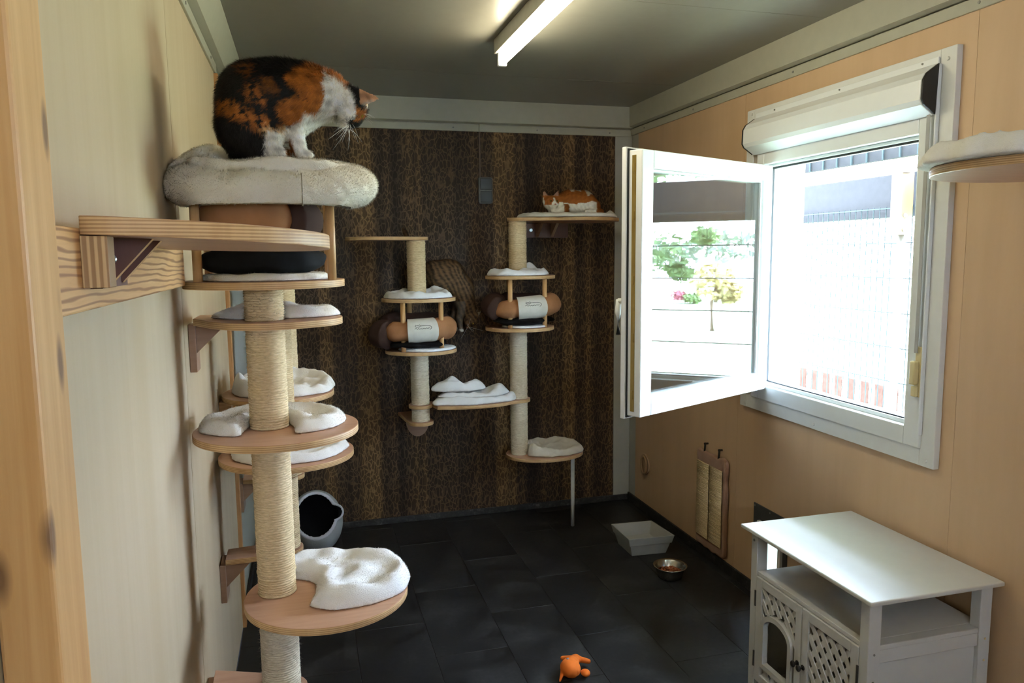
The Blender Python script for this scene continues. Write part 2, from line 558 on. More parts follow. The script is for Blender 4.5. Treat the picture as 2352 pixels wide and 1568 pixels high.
# wallpaper: dark brown animal print with upright bands
def wallpaper():
    t = NT('leopard_wallpaper'); v = t.coords((1, 1, 1), rand=False)
    n = t.n('ShaderNodeTexNoise', Scale=14.0, Detail=3.0); t.l(v, n.inputs['Vector'])
    mp = t.n('ShaderNodeMapping'); mp.inputs['Scale'].default_value = (1.0, 1.0, .45); t.l(v, mp.inputs['Vector'])
    ad = t.n('ShaderNodeVectorMath', _operation='MULTIPLY_ADD'); t.l(n.outputs['Color'], ad.inputs[0])
    ad.inputs[1].default_value = (.045, .0, .045); t.l(mp.outputs[0], ad.inputs[2])
    sx = t.n('ShaderNodeSeparateXYZ'); t.l(v, sx.inputs[0])
    cx = t.n('ShaderNodeCombineXYZ'); t.l(sx.outputs[0], cx.inputs[0])
    vo = t.n('ShaderNodeTexVoronoi', Scale=58.0, _feature='DISTANCE_TO_EDGE'); t.l(ad.outputs[0], vo.inputs['Vector'])
    line = t.ramp(vo.outputs['Distance'], [(.02, (1, 1, 1)), (.13, (0, 0, 0))])
    band = t.noise(cx.outputs[0], 5.2, 2, .5)
    b2 = t.noise(cx.outputs[0], 14.0, 1, .5)
    bb = t.math('ADD', t.math('MULTIPLY', band, .7), t.math('MULTIPLY', b2, .3))
    base = t.ramp(bb, [(.41, (.018, .010, .0065)), (.5, (.038, .021, .011)), (.58, (.095, .052, .021))])
    lines = t.ramp(bb, [(.41, (.062, .038, .024)), (.5, (.15, .09, .047)), (.58, (.32, .19, .08))])
    grain = t.noise(v, 130, 2)
    f = t.math('MULTIPLY', line, t.math('ADD', grain, .3))
    col = t.mix(f, base, lines)
    return t.set(col, .62, spec=.3)
M['wallpaper'] = wallpaper()

def vinyl(name, rough):
    t = NT(name); v = t.coords((1, 1, 1))
    f = t.noise(v, 7, 6, .62, .4); g = t.noise(v, 60, 3)
    a = t.math('ADD', t.math('MULTIPLY', f, .8), t.math('MULTIPLY', g, .2))
    col = t.ramp(a, [(.34, (.007, .0072, .0078)), (.52, (.0175, .018, .0195)), (.70, (.045, .046, .048))])
    t.bump(g, .08, .001)
    return t.set(col, t.ramp(f, [(.3, (.38,) * 3), (.7, (.6,) * 3)]), spec=.4)
M['vinyl'] = vinyl('slate_vinyl', .45)

def scuffed():
    t = NT('scuffed_skirting'); v = t.coords((1, 1, 1))
    f = t.noise(v, 18, 5); g = t.noise(v, 90, 3)
    a = t.math('MULTIPLY', f, g)
    col = t.ramp(a, [(.22, (.018, .018, .019)), (.36, (.045, .044, .042)), (.5, (.15, .145, .135))])
    return t.set(col, .55)
M['skirting'] = scuffed()

def glassmat():
    m = bpy.data.materials.new('window_glass'); m.use_nodes = True
    t = m.node_tree; t.nodes.remove(t.nodes['Principled BSDF'])
    out = t.nodes['Material Output']
    tr = t.nodes.new('ShaderNodeBsdfTransparent'); tr.inputs[0].default_value = (.95, .97, .965, 1)
    gl = t.nodes.new('ShaderNodeBsdfGlossy'); gl.inputs['Roughness'].default_value = 0.0
    lw = t.nodes.new('ShaderNodeLayerWeight'); lw.inputs[0].default_value = .5
    pw = t.nodes.new('ShaderNodeMath'); pw.operation = 'POWER'; pw.inputs[1].default_value = 4.0
    mu = t.nodes.new('ShaderNodeMath'); mu.operation = 'MULTIPLY_ADD'; mu.inputs[1].default_value = .95; mu.inputs[2].default_value = .045
    mx = t.nodes.new('ShaderNodeMixShader')
    t.links.new(lw.outputs['Facing'], pw.inputs[0]); t.links.new(pw.outputs[0], mu.inputs[0]); t.links.new(mu.outputs[0], mx.inputs[0])
    t.links.new(tr.outputs[0], mx.inputs[1]); t.links.new(gl.outputs[0], mx.inputs[2]); t.links.new(mx.outputs[0], out.inputs[0])
    return m
M['glass'] = glassmat()

def emit(name, c, s):
    t = NT(name)
    t.b.inputs['Base Color'].default_value = (.9, .9, .9, 1)
    t.b.inputs['Emission Color'].default_value = (*c, 1)
    t.b.inputs['Emission Strength'].default_value = s
    return t.mat
M['tube'] = emit('lit_tube', (1.0, .90, .64), TUBE)

# outdoors
M['lawn'] = plain('lawn', (.34, .40, .28), .9, var=.2, nscale=3)
M['bark'] = plain('bark', (.16, .11, .08), .9, var=.3)
M['leaf'] = plain('green_leaf', (.10, .17, .055), .6, var=.35, nscale=3)
M['leaf_y'] = plain('yellow_leaf', (.34, .28, .12), .6, var=.3, nscale=3)
M['leaf_h'] = plain('hedge_leaf', (.16, .21, .16), .7, var=.3, nscale=2)
M['darkbeam'] = plain('grey_brown_beam', (.022, .021, .021), .8, var=.08, spec=.1)
M['wire'] = plain('grey_wire', (.03, .04, .04), .8, spec=.1)
M['pine'] = wood('pine_post', (.10, .055, .02), (.13, .075, .03), 2, 40, 2, .55)
M['picket'] = plain('fence_picket_wood', (.05, .028, .023), .9, spec=0.0, var=.2, nscale=12)
M['outwhite'] = plain('white_facade', (.85, .86, .86), .6, var=.02)
M['base_board'] = plain('dark_base_board', (.10, .085, .075), .6, var=.15)

# ================================================================== THE ROOM
def wall_cells(mb, fixed, lo, hi, y0, y1, z0, z1, holes, axis='x'):
    """a slab pierced by rectangular holes (h = (y0,y1,z0,z1))"""
    ys = sorted({y0, y1, *[q for h in holes for q in h[:2]]}); zs = sorted({z0, z1, *[q for h in holes for q in h[2:]]})
    ys = [q for q in ys if y0 <= q <= y1]; zs = [q for q in zs if z0 <= q <= z1]
    for i in range(len(ys) - 1):
        for j in range(len(zs) - 1):
            cy, cz = (ys[i] + ys[i + 1]) / 2, (zs[j] + zs[j + 1]) / 2
            if any(h[0] < cy < h[1] and h[2] < cz < h[3] for h in holes): continue
            if axis == 'x': mb.box(lo, hi, ys[i], ys[i + 1], zs[j], zs[j + 1])
            else: mb.box(ys[i], ys[i + 1], lo, hi, zs[j], zs[j + 1])
    return mb

WIN = (1.885, 2.815, .885, 1.945)          # hole of the window in the right wall
FLAP = (2.585, 2.755, .12, .35)            # hole of the cat flap

# floor with slate vinyl tiles
fl = obj('floor', MB().box(XL - .1, XR + .1, YF, YB + .1, -.06, -.004), M['plate'], kind='structure')
tw, tl = .2825, .565
tile0 = None
for i in range(-2, 8):
    for j in range(-3, 10):
        x0 = .143 + (i - 0) * tw; y0 = 2.935 + (j - 4) * tl + (.5 * tl if i % 2 else 0)
        xa, xb, ya, yb = max(x0, XL), min(x0 + tw, XR), max(y0, YF), min(y0 + tl, YB)
        if xb - xa < .02 or yb - ya < .02: continue
        obj('tile', MB().box(xa + .0006, xb - .0006, ya + .0006, yb - .0006, -.004, -.0002 * random.random()), M['vinyl'], fl, bevel=.0008, segs=1)

# left wall: plywood sheets on a wall
wl = obj('wall_left', MB().box(XL - .08, XL - .012, YF, YB + .1, 0, H), M['trim'], kind='structure')
for ya, yb in ((YF, .10), (.104, .772), (.776, 2.02), (2.023, 3.10)):
    obj('panel', MB().box(XL - .012, XL, ya, yb, .005, 2.21), M['ply_left'], wl)
obj('panel', MB().box(XL - .012, XL - .003, 3.14, YB, .005, 2.21), M['corner'], wl)

# right wall
wr = obj('wall_right', wall_cells(MB(), 0, XR + .012, XR + .075, YF, YB + .1, 0, H, [WIN, FLAP]), M['trim'], kind='structure')
for ya, yb in ((YF, 1.783), (1.784, 2.955), (2.956, 4.04)):
    obj('panel', wall_cells(MB(), 0, XR, XR + .012, ya, yb, .005, 2.21, [h for h in (WIN, FLAP) if ya < h[0] < yb]), M['ply_right'], wr)
obj('panel', MB().box(XR + .004, XR + .012, 4.042, YB, .005, 2.21), M['corner'], wr)

# back wall with wallpaper board and grey corner strips
wb = obj('wall_back', MB().box(XL - .1, XR + .1, YB + .006, YB + .08, 0, H), M['corner'], kind='structure')
for za, zb in ((.02, .262), (.2624, 2.19)):
    obj('panel', MB().box(-.17, 1.776, YB, YB + .006, za, zb), M['wallpaper'], wb, label='brown leopard print wallpaper')
obj('panel', MB().box(1.777, XR, YB - .004, YB + .006, 0, 2.2), M['corner'], wb, label='grey painted corner strip')
obj('panel', MB().box(XL, -.171, YB - .004, YB + .006, 0, 2.2), M['corner'], wb, label='grey painted corner strip')
# front wall behind the camera, with a small opening added for fill daylight
wf = obj('wall_front', wall_cells(MB(), 0, YF - .08, YF, XL - .1, XR + .1, 0, H, [(.45, .82, 1.55, 1.95)], 'y'), M['ply_left'], kind='structure')

# ceiling panels
ce = obj('ceiling', MB().box(XL - .1, XR + .1, YF, YB + .1, H + .004, H + .07), M['trim'], kind='structure')
for ya, yb in ((YF, .17), (.172, 1.29), (1.292, 2.413), (2.415, 3.537), (3.539, YB)):
    obj('panel', MB().box(XL, XR, ya, yb, H, H + .004), M['ceiling'], ce)

# cornice trims: flange with screws + fascia
def cornice(name, side):
    g = MB(); f = MB()
    if side == 'right':
        g.box(XR - .008, XR + .005, YF, YB, 2.186, 2.222); f.extrude([(XR - .004, YF, 2.228), (XR - .024, YF, 2.236), (XR - .026, YF, H), (XR + .005, YF, H), (XR + .005, YF, 2.228)], (0, YB - YF, 0))
    elif side == 'left':
        g.box(XL - .005, XL + .008, YF, 3.13, 2.196, 2.232); f.extrude([(XL + .004, YF, 2.238), (XL + .03, YF, 2.246), (XL + .068, YF, H), (XL - .005, YF, H), (XL - .005, YF, 2.238)], (0, YB - YF, 0))
    else:
        g.box(XL, XR, YB - .008, YB + .005, 2.180, 2.216); f.extrude([(XL, YB - .004, 2.222), (XL, YB - .022, 2.228), (XL, YB - .024, H), (XL, YB + .005, H), (XL, YB + .005, 2.222)], (XR - XL, 0, 0))
    o = obj(name, f, M['trim'], kind='structure')
    obj('flange', g, M['trim'], o, bevel=.002)
    s = MB()
    if side == 'right': pts = [((XR - .007, y, 2.204), (XR - .0105, y, 2.204)) for y in (1.22, 1.78, 2.62, 3.4, 3.95)]
    elif side == 'left': pts = [((XL + .007, y, 2.214), (XL + .0105, y, 2.214)) for y in (1.6, 2.35, 2.95)]
    else: pts = [((x, YB - .007, 2.198), (x, YB - .0105, 2.198)) for x in (.2, .82, 1.3, 1.74)]
    for a, b in pts:
        obj('screw', MB().cyl(a, b, .005, .004, 10), M['screw'], o)
cornice('trim_1', 'right'); cornice('trim_2', 'left'); cornice('trim_3', 'back')
# skirtings
obj('baseboard_back', MB().box(XL, XR, YB - .012, YB, 0, .036), M['skirting'], kind='structure', bevel=.003)
obj('baseboard_right', MB().box(XR - .012, XR, YF, YB - .012, 0, .05), M['skirting'], kind='structure', bevel=.003)
obj('baseboard_left', MB().box(XL, XL + .010, 3.15, YB - .012, 0, .05), M['skirting'], kind='structure', bevel=.003)

# timbers on the left wall
obj('timber_post', MB().box(XL + .001, -.243, .784, .878, 0, 2.19), M['larch_v'], bevel=.004, label='thick knotty larch post standing against the pale plywood wall', cat='post')
obj('timber_beam', MB().box(XL + .001, -.252, .8795, 1.79, 1.446, 1.545), M['larch_h'], bevel=.003, label='short horizontal larch beam with swirling grain beside the thick post', cat='beam')
obj('wall_batten', MB().box(XL - .003, XL + .014, 3.101, 3.139, .0, 2.194), M['batten'], bevel=.002, label='narrow reddish vertical batten covering the plywood edge near the corner', cat='batten')

# ------------------------------------------------------------------ window_1 : frame, shutter box, opened sash
WX = XR
win = root('window_1', (XR, 2.35, .83), 'white framed window with roller shutter box and sash swung open', 'window', kind='structure')
def ring(y0, y1, z0, z1, wy0, wy1, wz0, wz1, xa, xb):
    """picture frame in the wall plane: outer y0..y1,z0..z1 ; members widths"""
    m = MB()
    m.box(xa, xb, y0, y0 + wy0, z0, z1); m.box(xa, xb, y1 - wy1, y1, z0, z1)
    m.box(xa, xb, y0 + wy0, y1 - wy1, z0, z0 + wz0); m.box(xa, xb, y0 + wy0, y1 - wy1, z1 - wz1, z1)
    return m
obj('surround_board', ring(1.832, 2.905, .832, 2.104, .058, .05, .055, .17, XR - .022, XR), M['pvc_board'], win, bevel=.002)
obj('frame', ring(1.886, 2.814, .886, 1.944, .066, .05, .062, .078, XR - .03, XR + .05), M['pvc'], win, bevel=.004)
obj('inner_frame', ring(1.952, 2.764, .948, 1.866, .012, .012, .014, .012, XR - .006, XR + .06), M['pvc'], win, bevel=.002)
obj('gasket', ring(1.9635, 2.7525, .9615, 1.8545, .005, .005, .005, .008, XR + .0, XR + .012), M['gasket'], win)
obj('track', MB().box(XR - .036, XR - .0225, 1.882, 1.888, .93, 2.06), M['pvc'], win, bevel=.002)
# roller shutter box
bx0, bx1 = 1.888, 2.83
prof = [(XR - .023, 2.062), (XR - .034, 2.062), (XR - .078, 2.032), (XR - .09, 2.012), (XR - .092, 1.955), (XR - .083, 1.94), (XR - .04, 1.912), (XR - .023, 1.912)]
sb = obj('shutter_box', MB().extrude([(x, bx0, z) for x, z in prof], (0, bx1 - bx0, 0)), M['pvc'], win, bevel=.006, segs=3)
obj('box_cap', MB().extrude([(x, bx0 - .008, z) for x, z in prof[1:-1]], (0, .0075, 0)), M['black'], sb, bevel=.002, label='black end cap')
obj('box_cap', MB().extrude([(x - .001, bx1 + .0005, z) for x, z in prof[1:-1]], (0, .0055, 0)), M['black'], sb, bevel=.002, label='black end cap')
obj('box_rail', MB().box(XR - .030, XR - .0235, 1.89, 2.83, 2.0625, 2.082), M['pvc'], win, bevel=.001)
for y in (1.95, 2.32, 2.70): obj('screw', MB().cyl((XR - .029, y, 2.074), (XR - .033, y, 2.074), .0035, .003, 8), M['screw'], win)
for y, z in ((1.862, 2.07), (2.87, 2.085), (1.862, .852), (2.87, .85), (2.4, .852)):
    obj('screw_cover', MB().cyl((XR - .021, y, z), (XR - .027, y, z), .006, .005, 10), M['pvc_board'], win)
obj('strap', MB().box(XR - .044, XR - .042, 1.896, 1.909, 1.19, 1.93), M['strap'], win)
wd = obj('strap_winder', MB().box(XR - .036, XR - .0305, 1.888, 1.912, 1.05, 1.21), M['yellowed'], win, bevel=.003, label='yellowed plastic strap winder')
obj('winder_body', MB().box(XR - .056, XR - .0362, 1.892, 1.915, 1.09, 1.165), M['yellowed'], wd, bevel=.005)
obj('winder_foot', MB().box(XR - .048, XR - .0362, 1.892, 1.912, 1.052, 1.085), M['yellowed'], wd, bevel=.003)
# the opened sash, built flat and swung about its hinge
Hh = np.array([1.845, 2.772]); uu = np.array([-.790, -.378]); uu /= np.linalg.norm(uu); nn = np.array([-uu[1], uu[0]])
def swing(s, t, z):
    p = Hh + uu * s + nn * t
    return (p[0], p[1], z)
SW, sz0, sz1, ST = .855, .925, 1.868, .06
def sring(s0, s1, z0, z1, wdt, t0, t1):
    m = MB()
    m.box(s0, s0 + wdt, t0, t1, z0, z1); m.box(s1 - wdt, s1, t0, t1, z0, z1)
    m.box(s0 + wdt, s1 - wdt, t0, t1, z0, z0 + wdt); m.box(s0 + wdt, s1 - wdt, t0, t1, z1 - wdt, z1)
    return m.xf(swing)
sash = obj('sash', sring(.012, SW - .012, sz0 + .012, sz1 - .012, .062, .0, ST), M['pvc'], win, bevel=.004, label='white sash swung open into the room')
obj('sash_lip', sring(.0, SW, sz0, sz1, .05, -.02, -.0004), M['pvc'], sash, bevel=.003)
obj('seal', sring(.006, SW - .006, sz0 + .006, sz1 - .006, .02, -.0003, .004), M['gasket'], sash)
obj('glazing_bead', sring(.0745, SW - .0745, sz0 + .0745, sz1 - .0745, .008, .012, .05), M['pvc'], sash, bevel=.002)
for t0 in (.018, .036):
    obj('pane', MB().box(.0825, SW - .0825, t0, t0 + .004, sz0 + .0825, sz1 - .0825).xf(swing), M['glass'], sash)
obj('lock_strip', MB().box(SW - .0118, SW - .0095, .018, .034, sz0 + .03, sz1 - .03).xf(swing), M['brass'], sash, label='brass lock strip')
for z in (1.0, 1.2, 1.4, 1.62, 1.78):
    obj('lock_cam', MB().box(SW - .0095, SW - .006, .021, .031, z, z + .03).xf(swing), M['brass'], sash)
hd = obj('handle', MB().cyl((SW - .028, -.02, 1.34), (SW - .028, -.055, 1.34), .011, .010, 14).xf(swing), M['pvc'], sash, bevel=.001)
obj('grip', MB().sweep([swing(SW - .028, -.052, 1.345), swing(SW - .028, -.056, 1.30), swing(SW - .028, -.054, 1.22)], [.011, .012, .009], 10), M['pvc'], hd)
for z in (.99, 1.78): obj('hinge', MB().cyl(swing(-.008, -.012, z), swing(-.008, -.012, z + .06), .008, .008, 12), M['pvc'], sash)

# ------------------------------------------------------------------ fluorescent batten on the ceiling
M['housing'] = plain('batten_housing', (.55, .55, .50), .5)
def batten(x, y0, y1, label):
    lt = root('ceiling_batten_light', (x, (y0 + y1) / 2, 2.25), label, 'light')
    obj('housing', MB().box(x - .027, x + .028, y0 - .04, y1 + .035, 2.288, H - .0005), M['housing'], lt, bevel=.004)
    obj('lamp_tube', MB().cyl((x, y0, 2.258), (x, y1, 2.258), .0165, .0165, 20), M['tube'], lt, label='glowing white fluorescent tube')
    for y in (y0 - .024, y1 + .001): obj('lamp_holder', MB().box(x - .017, x + .018, y, y + .022, 2.238, 2.2875), M['pvc'], lt, bevel=.004)
batten(.782, 1.74, 2.925, 'lit bare fluorescent tube in a slim batten on the ceiling')
batten(.782, -.95, .235, 'added fluorescent batten behind the viewer, lighting the camera-facing surfaces')  # extra tube, put in out of view as warm fill light

# ------------------------------------------------------------------ double switch with conduit on the wallpaper
sw = root('wall_switch', (.993, YB, 1.79), 'dark grey double rocker switch mounted on the leopard wallpaper', 'switch')
obj('box', MB().box(.953, 1.033, YB - .034, YB - .0005, 1.788, 1.932), M['switch_rim'], sw, bevel=.01, segs=3)
for z in (1.794, 1.862): obj('rocker', MB().box(.960, 1.026, YB - .041, YB - .0345, z, z + .063), M['switch'], sw, bevel=.003)
obj('conduit', MB().box(.962, .970, YB - .009, YB - .0005, 1.9325, 2.179), M['conduit'], sw)
obj('junction_cap', MB().box(.962, 1.006, YB - .022, YB - .0085, 2.181, 2.219), M['trim'], sw, bevel=.002)

# ------------------------------------------------------------------ small things on the right wall
pl = root('wall_ring', (XR, 3.9, .25), 'pale round wooden ring pull on the plywood by the corner', 'ring pull')
obj('disc', MB().cyl((XR - .0005, 3.9, .285), (XR - .008, 3.9, .285), .06, .058, 28), M['plug'], pl, bevel=.002)
obj('ring', MB().sweep([(XR - .018, 3.885 + .034 * math.cos(a), .285 + .05 * math.sin(a)) for a in np.linspace(0, 6.283, 28)[:-1]], .006, 8, closed=True, up=(1, 0, 0)), M['plug'], pl)

sbx = root('scratching_board', (XR, 3.137, .06), 'hanging scratching board with two sisal strips on brownish plush', 'scratching board')
def padfn(y0, y1, z0, z1, r):
    def f(X, Y, Z):
        dy = np.abs(Y - (y0 + y1) / 2) - (y1 - y0) / 2 + r; dz = np.abs(Z - (z0 + z1) / 2) - (z1 - z0) / 2 + r
        d2 = np.sqrt(np.maximum(dy, 0) ** 2 + np.maximum(dz, 0) ** 2) + np.minimum(np.maximum(dy, dz), 0) - r
        d2 = d2 + .004 * wob(X, Y, Z, 60, 5)
        return np.sqrt(np.maximum(d2 + .012, 0) ** 2 + (X - XR + .0145) ** 2) - .0125 + np.minimum(np.maximum(d2 + .012, -.0), 0)
    return f
V, F = nets(padfn(3.005, 3.268, .062, .545, .02), (XR - .03, 3.0, .055), (XR, 3.275, .55), .004, 2)
V[:, 0] = np.minimum(V[:, 0], XR - .001)
obj('plush_back', MB().raw(V, F), M['mink'], sbx)
for ya, yb in ((3.022, 3.132), (3.142, 3.252)):
    m = MB(); zz = np.arange(.118, .49, .0075)
    for z in zz:
        m.cyl((XR - .030, ya, z), (XR - .030, yb, z), .0042, .0042, 6)
    m.box(XR - .031, XR - .024, ya, yb, .115, .488)
    obj('sisal_strip', m, M['sisal'], sbx)
for y in (3.075, 3.205):
    obj('hook', MB().cyl((XR - .001, y, .578), (XR - .022, y, .578), .005, .005, 8).sweep([(XR - .016, y, .583), (XR - .017, y, .565), (XR - .02, y, .535)], .005, 8), M['hook'], sbx)

fp = root('cat_flap', (XR, 2.68, .08), 'dark grey plate with pale cat flap low on the wall behind the cabinet', 'cat flap')
obj('plate', wall_cells(MB(), 0, XR - .006, XR - .0005, 2.56, 2.80, .09, .414, [(2.595, 2.745, .13, .32)]), M['plate'], fp, bevel=.001)
obj('flap_frame', ring(2.586, 2.754, .121, .349, .018, .018, .018, .018, XR - .02, XR + .03), M['pvc_board'], fp, bevel=.003)
tf = NT('frosted_flap'); tb = tf.b; tb.inputs['Transmission Weight'].default_value = .8; tf.set((.85, .9, .92), .5)
obj('flap', MB().box(XR + .004, XR + .008, 2.606, 2.734, .142, .33), tf.mat, fp, bevel=.001)
for y, z in ((2.57, .403), (2.79, .403), (2.68, .404)):
    obj('screw', MB().cyl((XR - .0055, y, z), (XR - .009, y, z), .004, .003, 8), M['screw'], fp)

# ================================================================== OUTDOORS (seen through and mirrored in the window)
obj('ground', MB().box(1.96, 45, -30, 45, -.36, -.28), M['lawn'], kind='structure')
obj('sky_blocker', MB().box(1.96, 2.55, -8, 12, 2.06, 2.12), M["outwhite"], kind='structure')  # unseen slab added to cut steep sky light on the cabinet top
# white facade wing beside the window
obj('wall_outside', MB().box(1.96, 2.24, 3.02, 3.10, -.28, 2.6), M['outwhite'], kind='structure')
# roof beam of the run
obj('roof_beam', MB().box(3.30, 3.42, -6, 12, 1.70, 1.945), M['darkbeam'], bevel=.004, label='long dark beam of the outdoor run seen through the window', cat='beam')
rp = root('roof_edge_panel', (2.75, 3, 1.95), 'dark ribbed roof edge at the top of the window view', 'roof edge')
obj('board', MB().box(2.76, 2.79, 1.2, 9, 1.95, 2.06), M['darkbeam'], rp)
y = 1.25
while y < 8.9:
    obj('rib', MB().box(2.752, 2.76, y, y + .008, 1.95, 2.06), M['wire'], rp); y += .11
# timber post on a steel post
op = root('run_post', (3.22, 3.52, -.28), 'pale pine post bolted on a steel stake outside the window', 'post')
obj('timber', MB().box(3.17, 3.25, 3.44, 3.52, 1.595, 2.6), M['pine'], op, bevel=.004)
obj('stake', MB().cyl((3.235, 3.50, -.28), (3.235, 3.50, 1.62), .02, .02, 14), M['steel'], op)
for z in (1.62, 1.70): obj('bolt', MB().cyl((3.195, 3.439, z), (3.195, 3.43, z), .011, .010, 10), M['steel'], op)
obj('bracket', MB().box(3.15, 3.22, 3.425, 3.4395, 1.93, 1.965), M['steel'], op, bevel=.003)
for z in (.4, 1.5): obj('clamp', MB().box(3.20, 3.27, 3.47, 3.53, z, z + .03), M['steel'], op, bevel=.004)
# wire mesh of the run
mesh = MB()
for z in np.arange(-.05, 1.80, .2): mesh.box(3.270, 3.276, -6, 12, z - .003, z + .003)
for y in np.arange(-5.98, 12, .05): mesh.box(3.2765, 3.2805, y - .002, y + .002, -.28, 1.76)
obj('wire_fence', mesh, M['wire'], kind='stuff', label='wire mesh fence panel of the outdoor run', cat='fence')
obj('base_board', MB().box(3.29, 3.33, -6, 3.3, -.28, .655), M['base_board'], bevel=.003, label='dark low base board of the outdoor run mirrored in the open sash', cat='board')
# picket fence beyond
pf = root('picket_fence', (6.0, 7.0, -.28), 'low fence of brown pickets seen through the bottom of the window', 'fence')
pk = MB().box(5.98, 6.0, 6.20, 6.31, -.28, .06)
p0 = obj('picket', pk, M['picket'], pf, bevel=.004)
for i in range(1, 9):
    c = p0.copy(); COL.objects.link(c); c.location = Vector(p0.location) + Vector((0, .215 * i, 0)); c.parent = pf; c.matrix_parent_inverse = Matrix.Translation(-Vector(WLOC[pf.name]))
for z in (-.2, -.02): obj('rail', MB().box(6.0, 6.03, 5.9, 8.3, z, z + .04), M['outwhite'], pf)

# trees and shrubs
def leaves(center, rad, n, size, rng):
    d = rng.normal(size=(n, 3)); d /= np.linalg.norm(d, axis=1)[:, None]
    P = np.array(center) + d * np.array(rad) * (rng.random((n, 1)) ** .4)
    a = rng.normal(size=(n, 3)); a /= np.linalg.norm(a, axis=1)[:, None]
    b = np.cross(a, rng.normal(size=(n, 3))); b /= np.linalg.norm(b, axis=1)[:, None]
    s = size * (.6 + .8 * rng.random((n, 1)))
    V = np.stack([P - a * s, P + b * s * .45, P + a * s, P - b * s * .45], 1).reshape(-1, 3)
    m = MB(); m.v = V.tolist(); m.f = np.arange(4 * n).reshape(-1, 4).tolist(); m.m = [0] * n; m.s = [False] * n
    return m
def tree(name, x, y, trunk_h, clumps, mat, size, n, label, cat='tree', seed=1):
    rng = np.random.default_rng(seed)
    t = root(name, (x, y, -.28), label, cat)
    obj('trunk', MB().sweep([(x, y, -.28), (x + .05, y - .03, trunk_h * .5), (x + .02, y + .05, trunk_h)], [.06, .05, .03], 10), M['bark'], t)
    m = MB()
    for c, r in clumps:
        k = leaves((x + c[0], y + c[1], c[2]), r, n, size, rng)
        b = len(m.v); m.v += k.v; m.f += [tuple(b + i for i in q) for q in k.f]; m.m += k.m; m.s += k.s
    o = obj('foliage', m, mat, t, kind='stuff')
tree('garden_tree', 7.0, .15, 2.6, [((0, 1.0, 1.52), (.35, .38, .24)), ((0, .85, 2.42), (.4, .5, .16)), ((0, 1.6, 2.44), (.3, .4, .12)), ((0, 1.52, 1.68), (.2, .16, .10)), ((0, .1, 2.6), (.7, .6, .5)), ((.1, 1.25, 1.3), (.2, .16, .12))], M['leaf'], .05, 230, 'green leafy tree mirrored at the edge of the open sash')
tree('autumn_tree', 16.0, .45, .7, [((0, 0, .85), (.6, .5, .42)), ((.1, .35, .6), (.35, .3, .25))], M['leaf_y'], .10, 240, 'small yellowing tree mirrored in the middle of the open sash', seed=4)
tree('far_tree', 26.0, -.9, 1.6, [((0, 0, 1.7), (1.2, 1.5, .6)), ((0, -2.2, 1.4), (1.2, 1.4, .5))], M['leaf_h'], .16, 300, 'hazy far tree mirrored behind the yellowing tree', seed=6)
rngs = np.random.default_rng(9)
sh = root('flower_shrub', (25, -1.85, -.28), 'small pink flower shrub on the far lawn mirrored in the sash', 'shrub')
obj('foliage', leaves((25, -1.55, -.1), (.35, .35, .2), 160, .09, rngs), M['leaf'], sh, kind='stuff')
obj('blossom', leaves((25, -2.0, .0), (.3, .3, .18), 140, .08, rngs), plain('pink_blossom', (.35, .10, .14), .7), sh, kind='stuff')

# ================================================================== CAT TREES
def circ(cx, cy, r, n=48, ry=None):
    ry = ry or r
    return [(cx + r * math.cos(2 * math.pi * i / n), cy + ry * math.sin(2 * math.pi * i / n)) for i in range(n)]

def hull(pts):
    pts = sorted(set(pts))
    def half(p):
        h = []
        for q in p:
            while len(h) > 1 and (h[-1][0] - h[-2][0]) * (q[1] - h[-2][1]) - (h[-1][1] - h[-2][1]) * (q[0] - h[-2][0]) <= 0: h.pop()
            h.append(q)
        return h
    a = half(pts); b = half(pts[::-1])
    return a[:-1] + b[:-1]

PLAT = [M['film'], M['edge']]
def platform(poly, ztop, parent, th=.018, name='platform'):
    return obj(name, MB().prism(poly, ztop - th, ztop, 0, 1), PLAT, parent, bevel=.0015)

def post(x, y, z0, z1, parent, r=.0475, mat='sisal', pitch=.0062, seed=0, fuzz=0):
    rng = np.random.default_rng(seed)
    n = int((z1 - z0) / pitch); prof = []
    for i in range(n):
        j = .0006 * rng.normal()
        z = z0 + i * (z1 - z0) / n; p = (z1 - z0) / n
        prof += [(r - .0030 + j, z), (r - .0004 + j, z + p * .25), (r + j * .5, z + p * .5), (r - .0004 + j, z + p * .75)]
    prof.append((r - .002, z1))
    m = MB().lathe(prof, (x, y), 44)
    o = obj('post', m, M[mat], parent)
    if fuzz:
        a = rng.random(fuzz) * 6.283; z = z0 + rng.random(fuzz) * (z1 - z0)
        P = np.stack([x + r * np.cos(a), y + r * np.sin(a), z], 1)
        N = np.stack([np.cos(a), np.sin(a), 0 * a], 1)
        D = N * (.25 + rng.random((fuzz, 1)) * .5) + rng.normal(size=(fuzz, 3)) * .6
        D /= np.linalg.norm(D, axis=1)[:, None]
        S = np.cross(D, N); S /= np.linalg.norm(S, axis=1)[:, None] + 1e-9
        L = .004 + .008 * rng.random((fuzz, 1))
        VV = np.stack([P + S * .0003, P - S * .0003, P + D * L], 1).reshape(-1, 3)
        k = MB(); k.v = VV.tolist(); k.f = np.arange(3 * fuzz).reshape(-1, 3).tolist(); k.m = [0] * fuzz; k.s = [True] * fuzz
        obj('fibres', k, M['sisal_p'], o, kind='stuff', norms=np.repeat(N, 3, 0))
    return o

def rod(x, y, z0, z1, parent, r=.0105):
    return obj('rod', MB().cyl((x, y, z0), (x, y, z1), r, r, 18), M['rod'], parent)

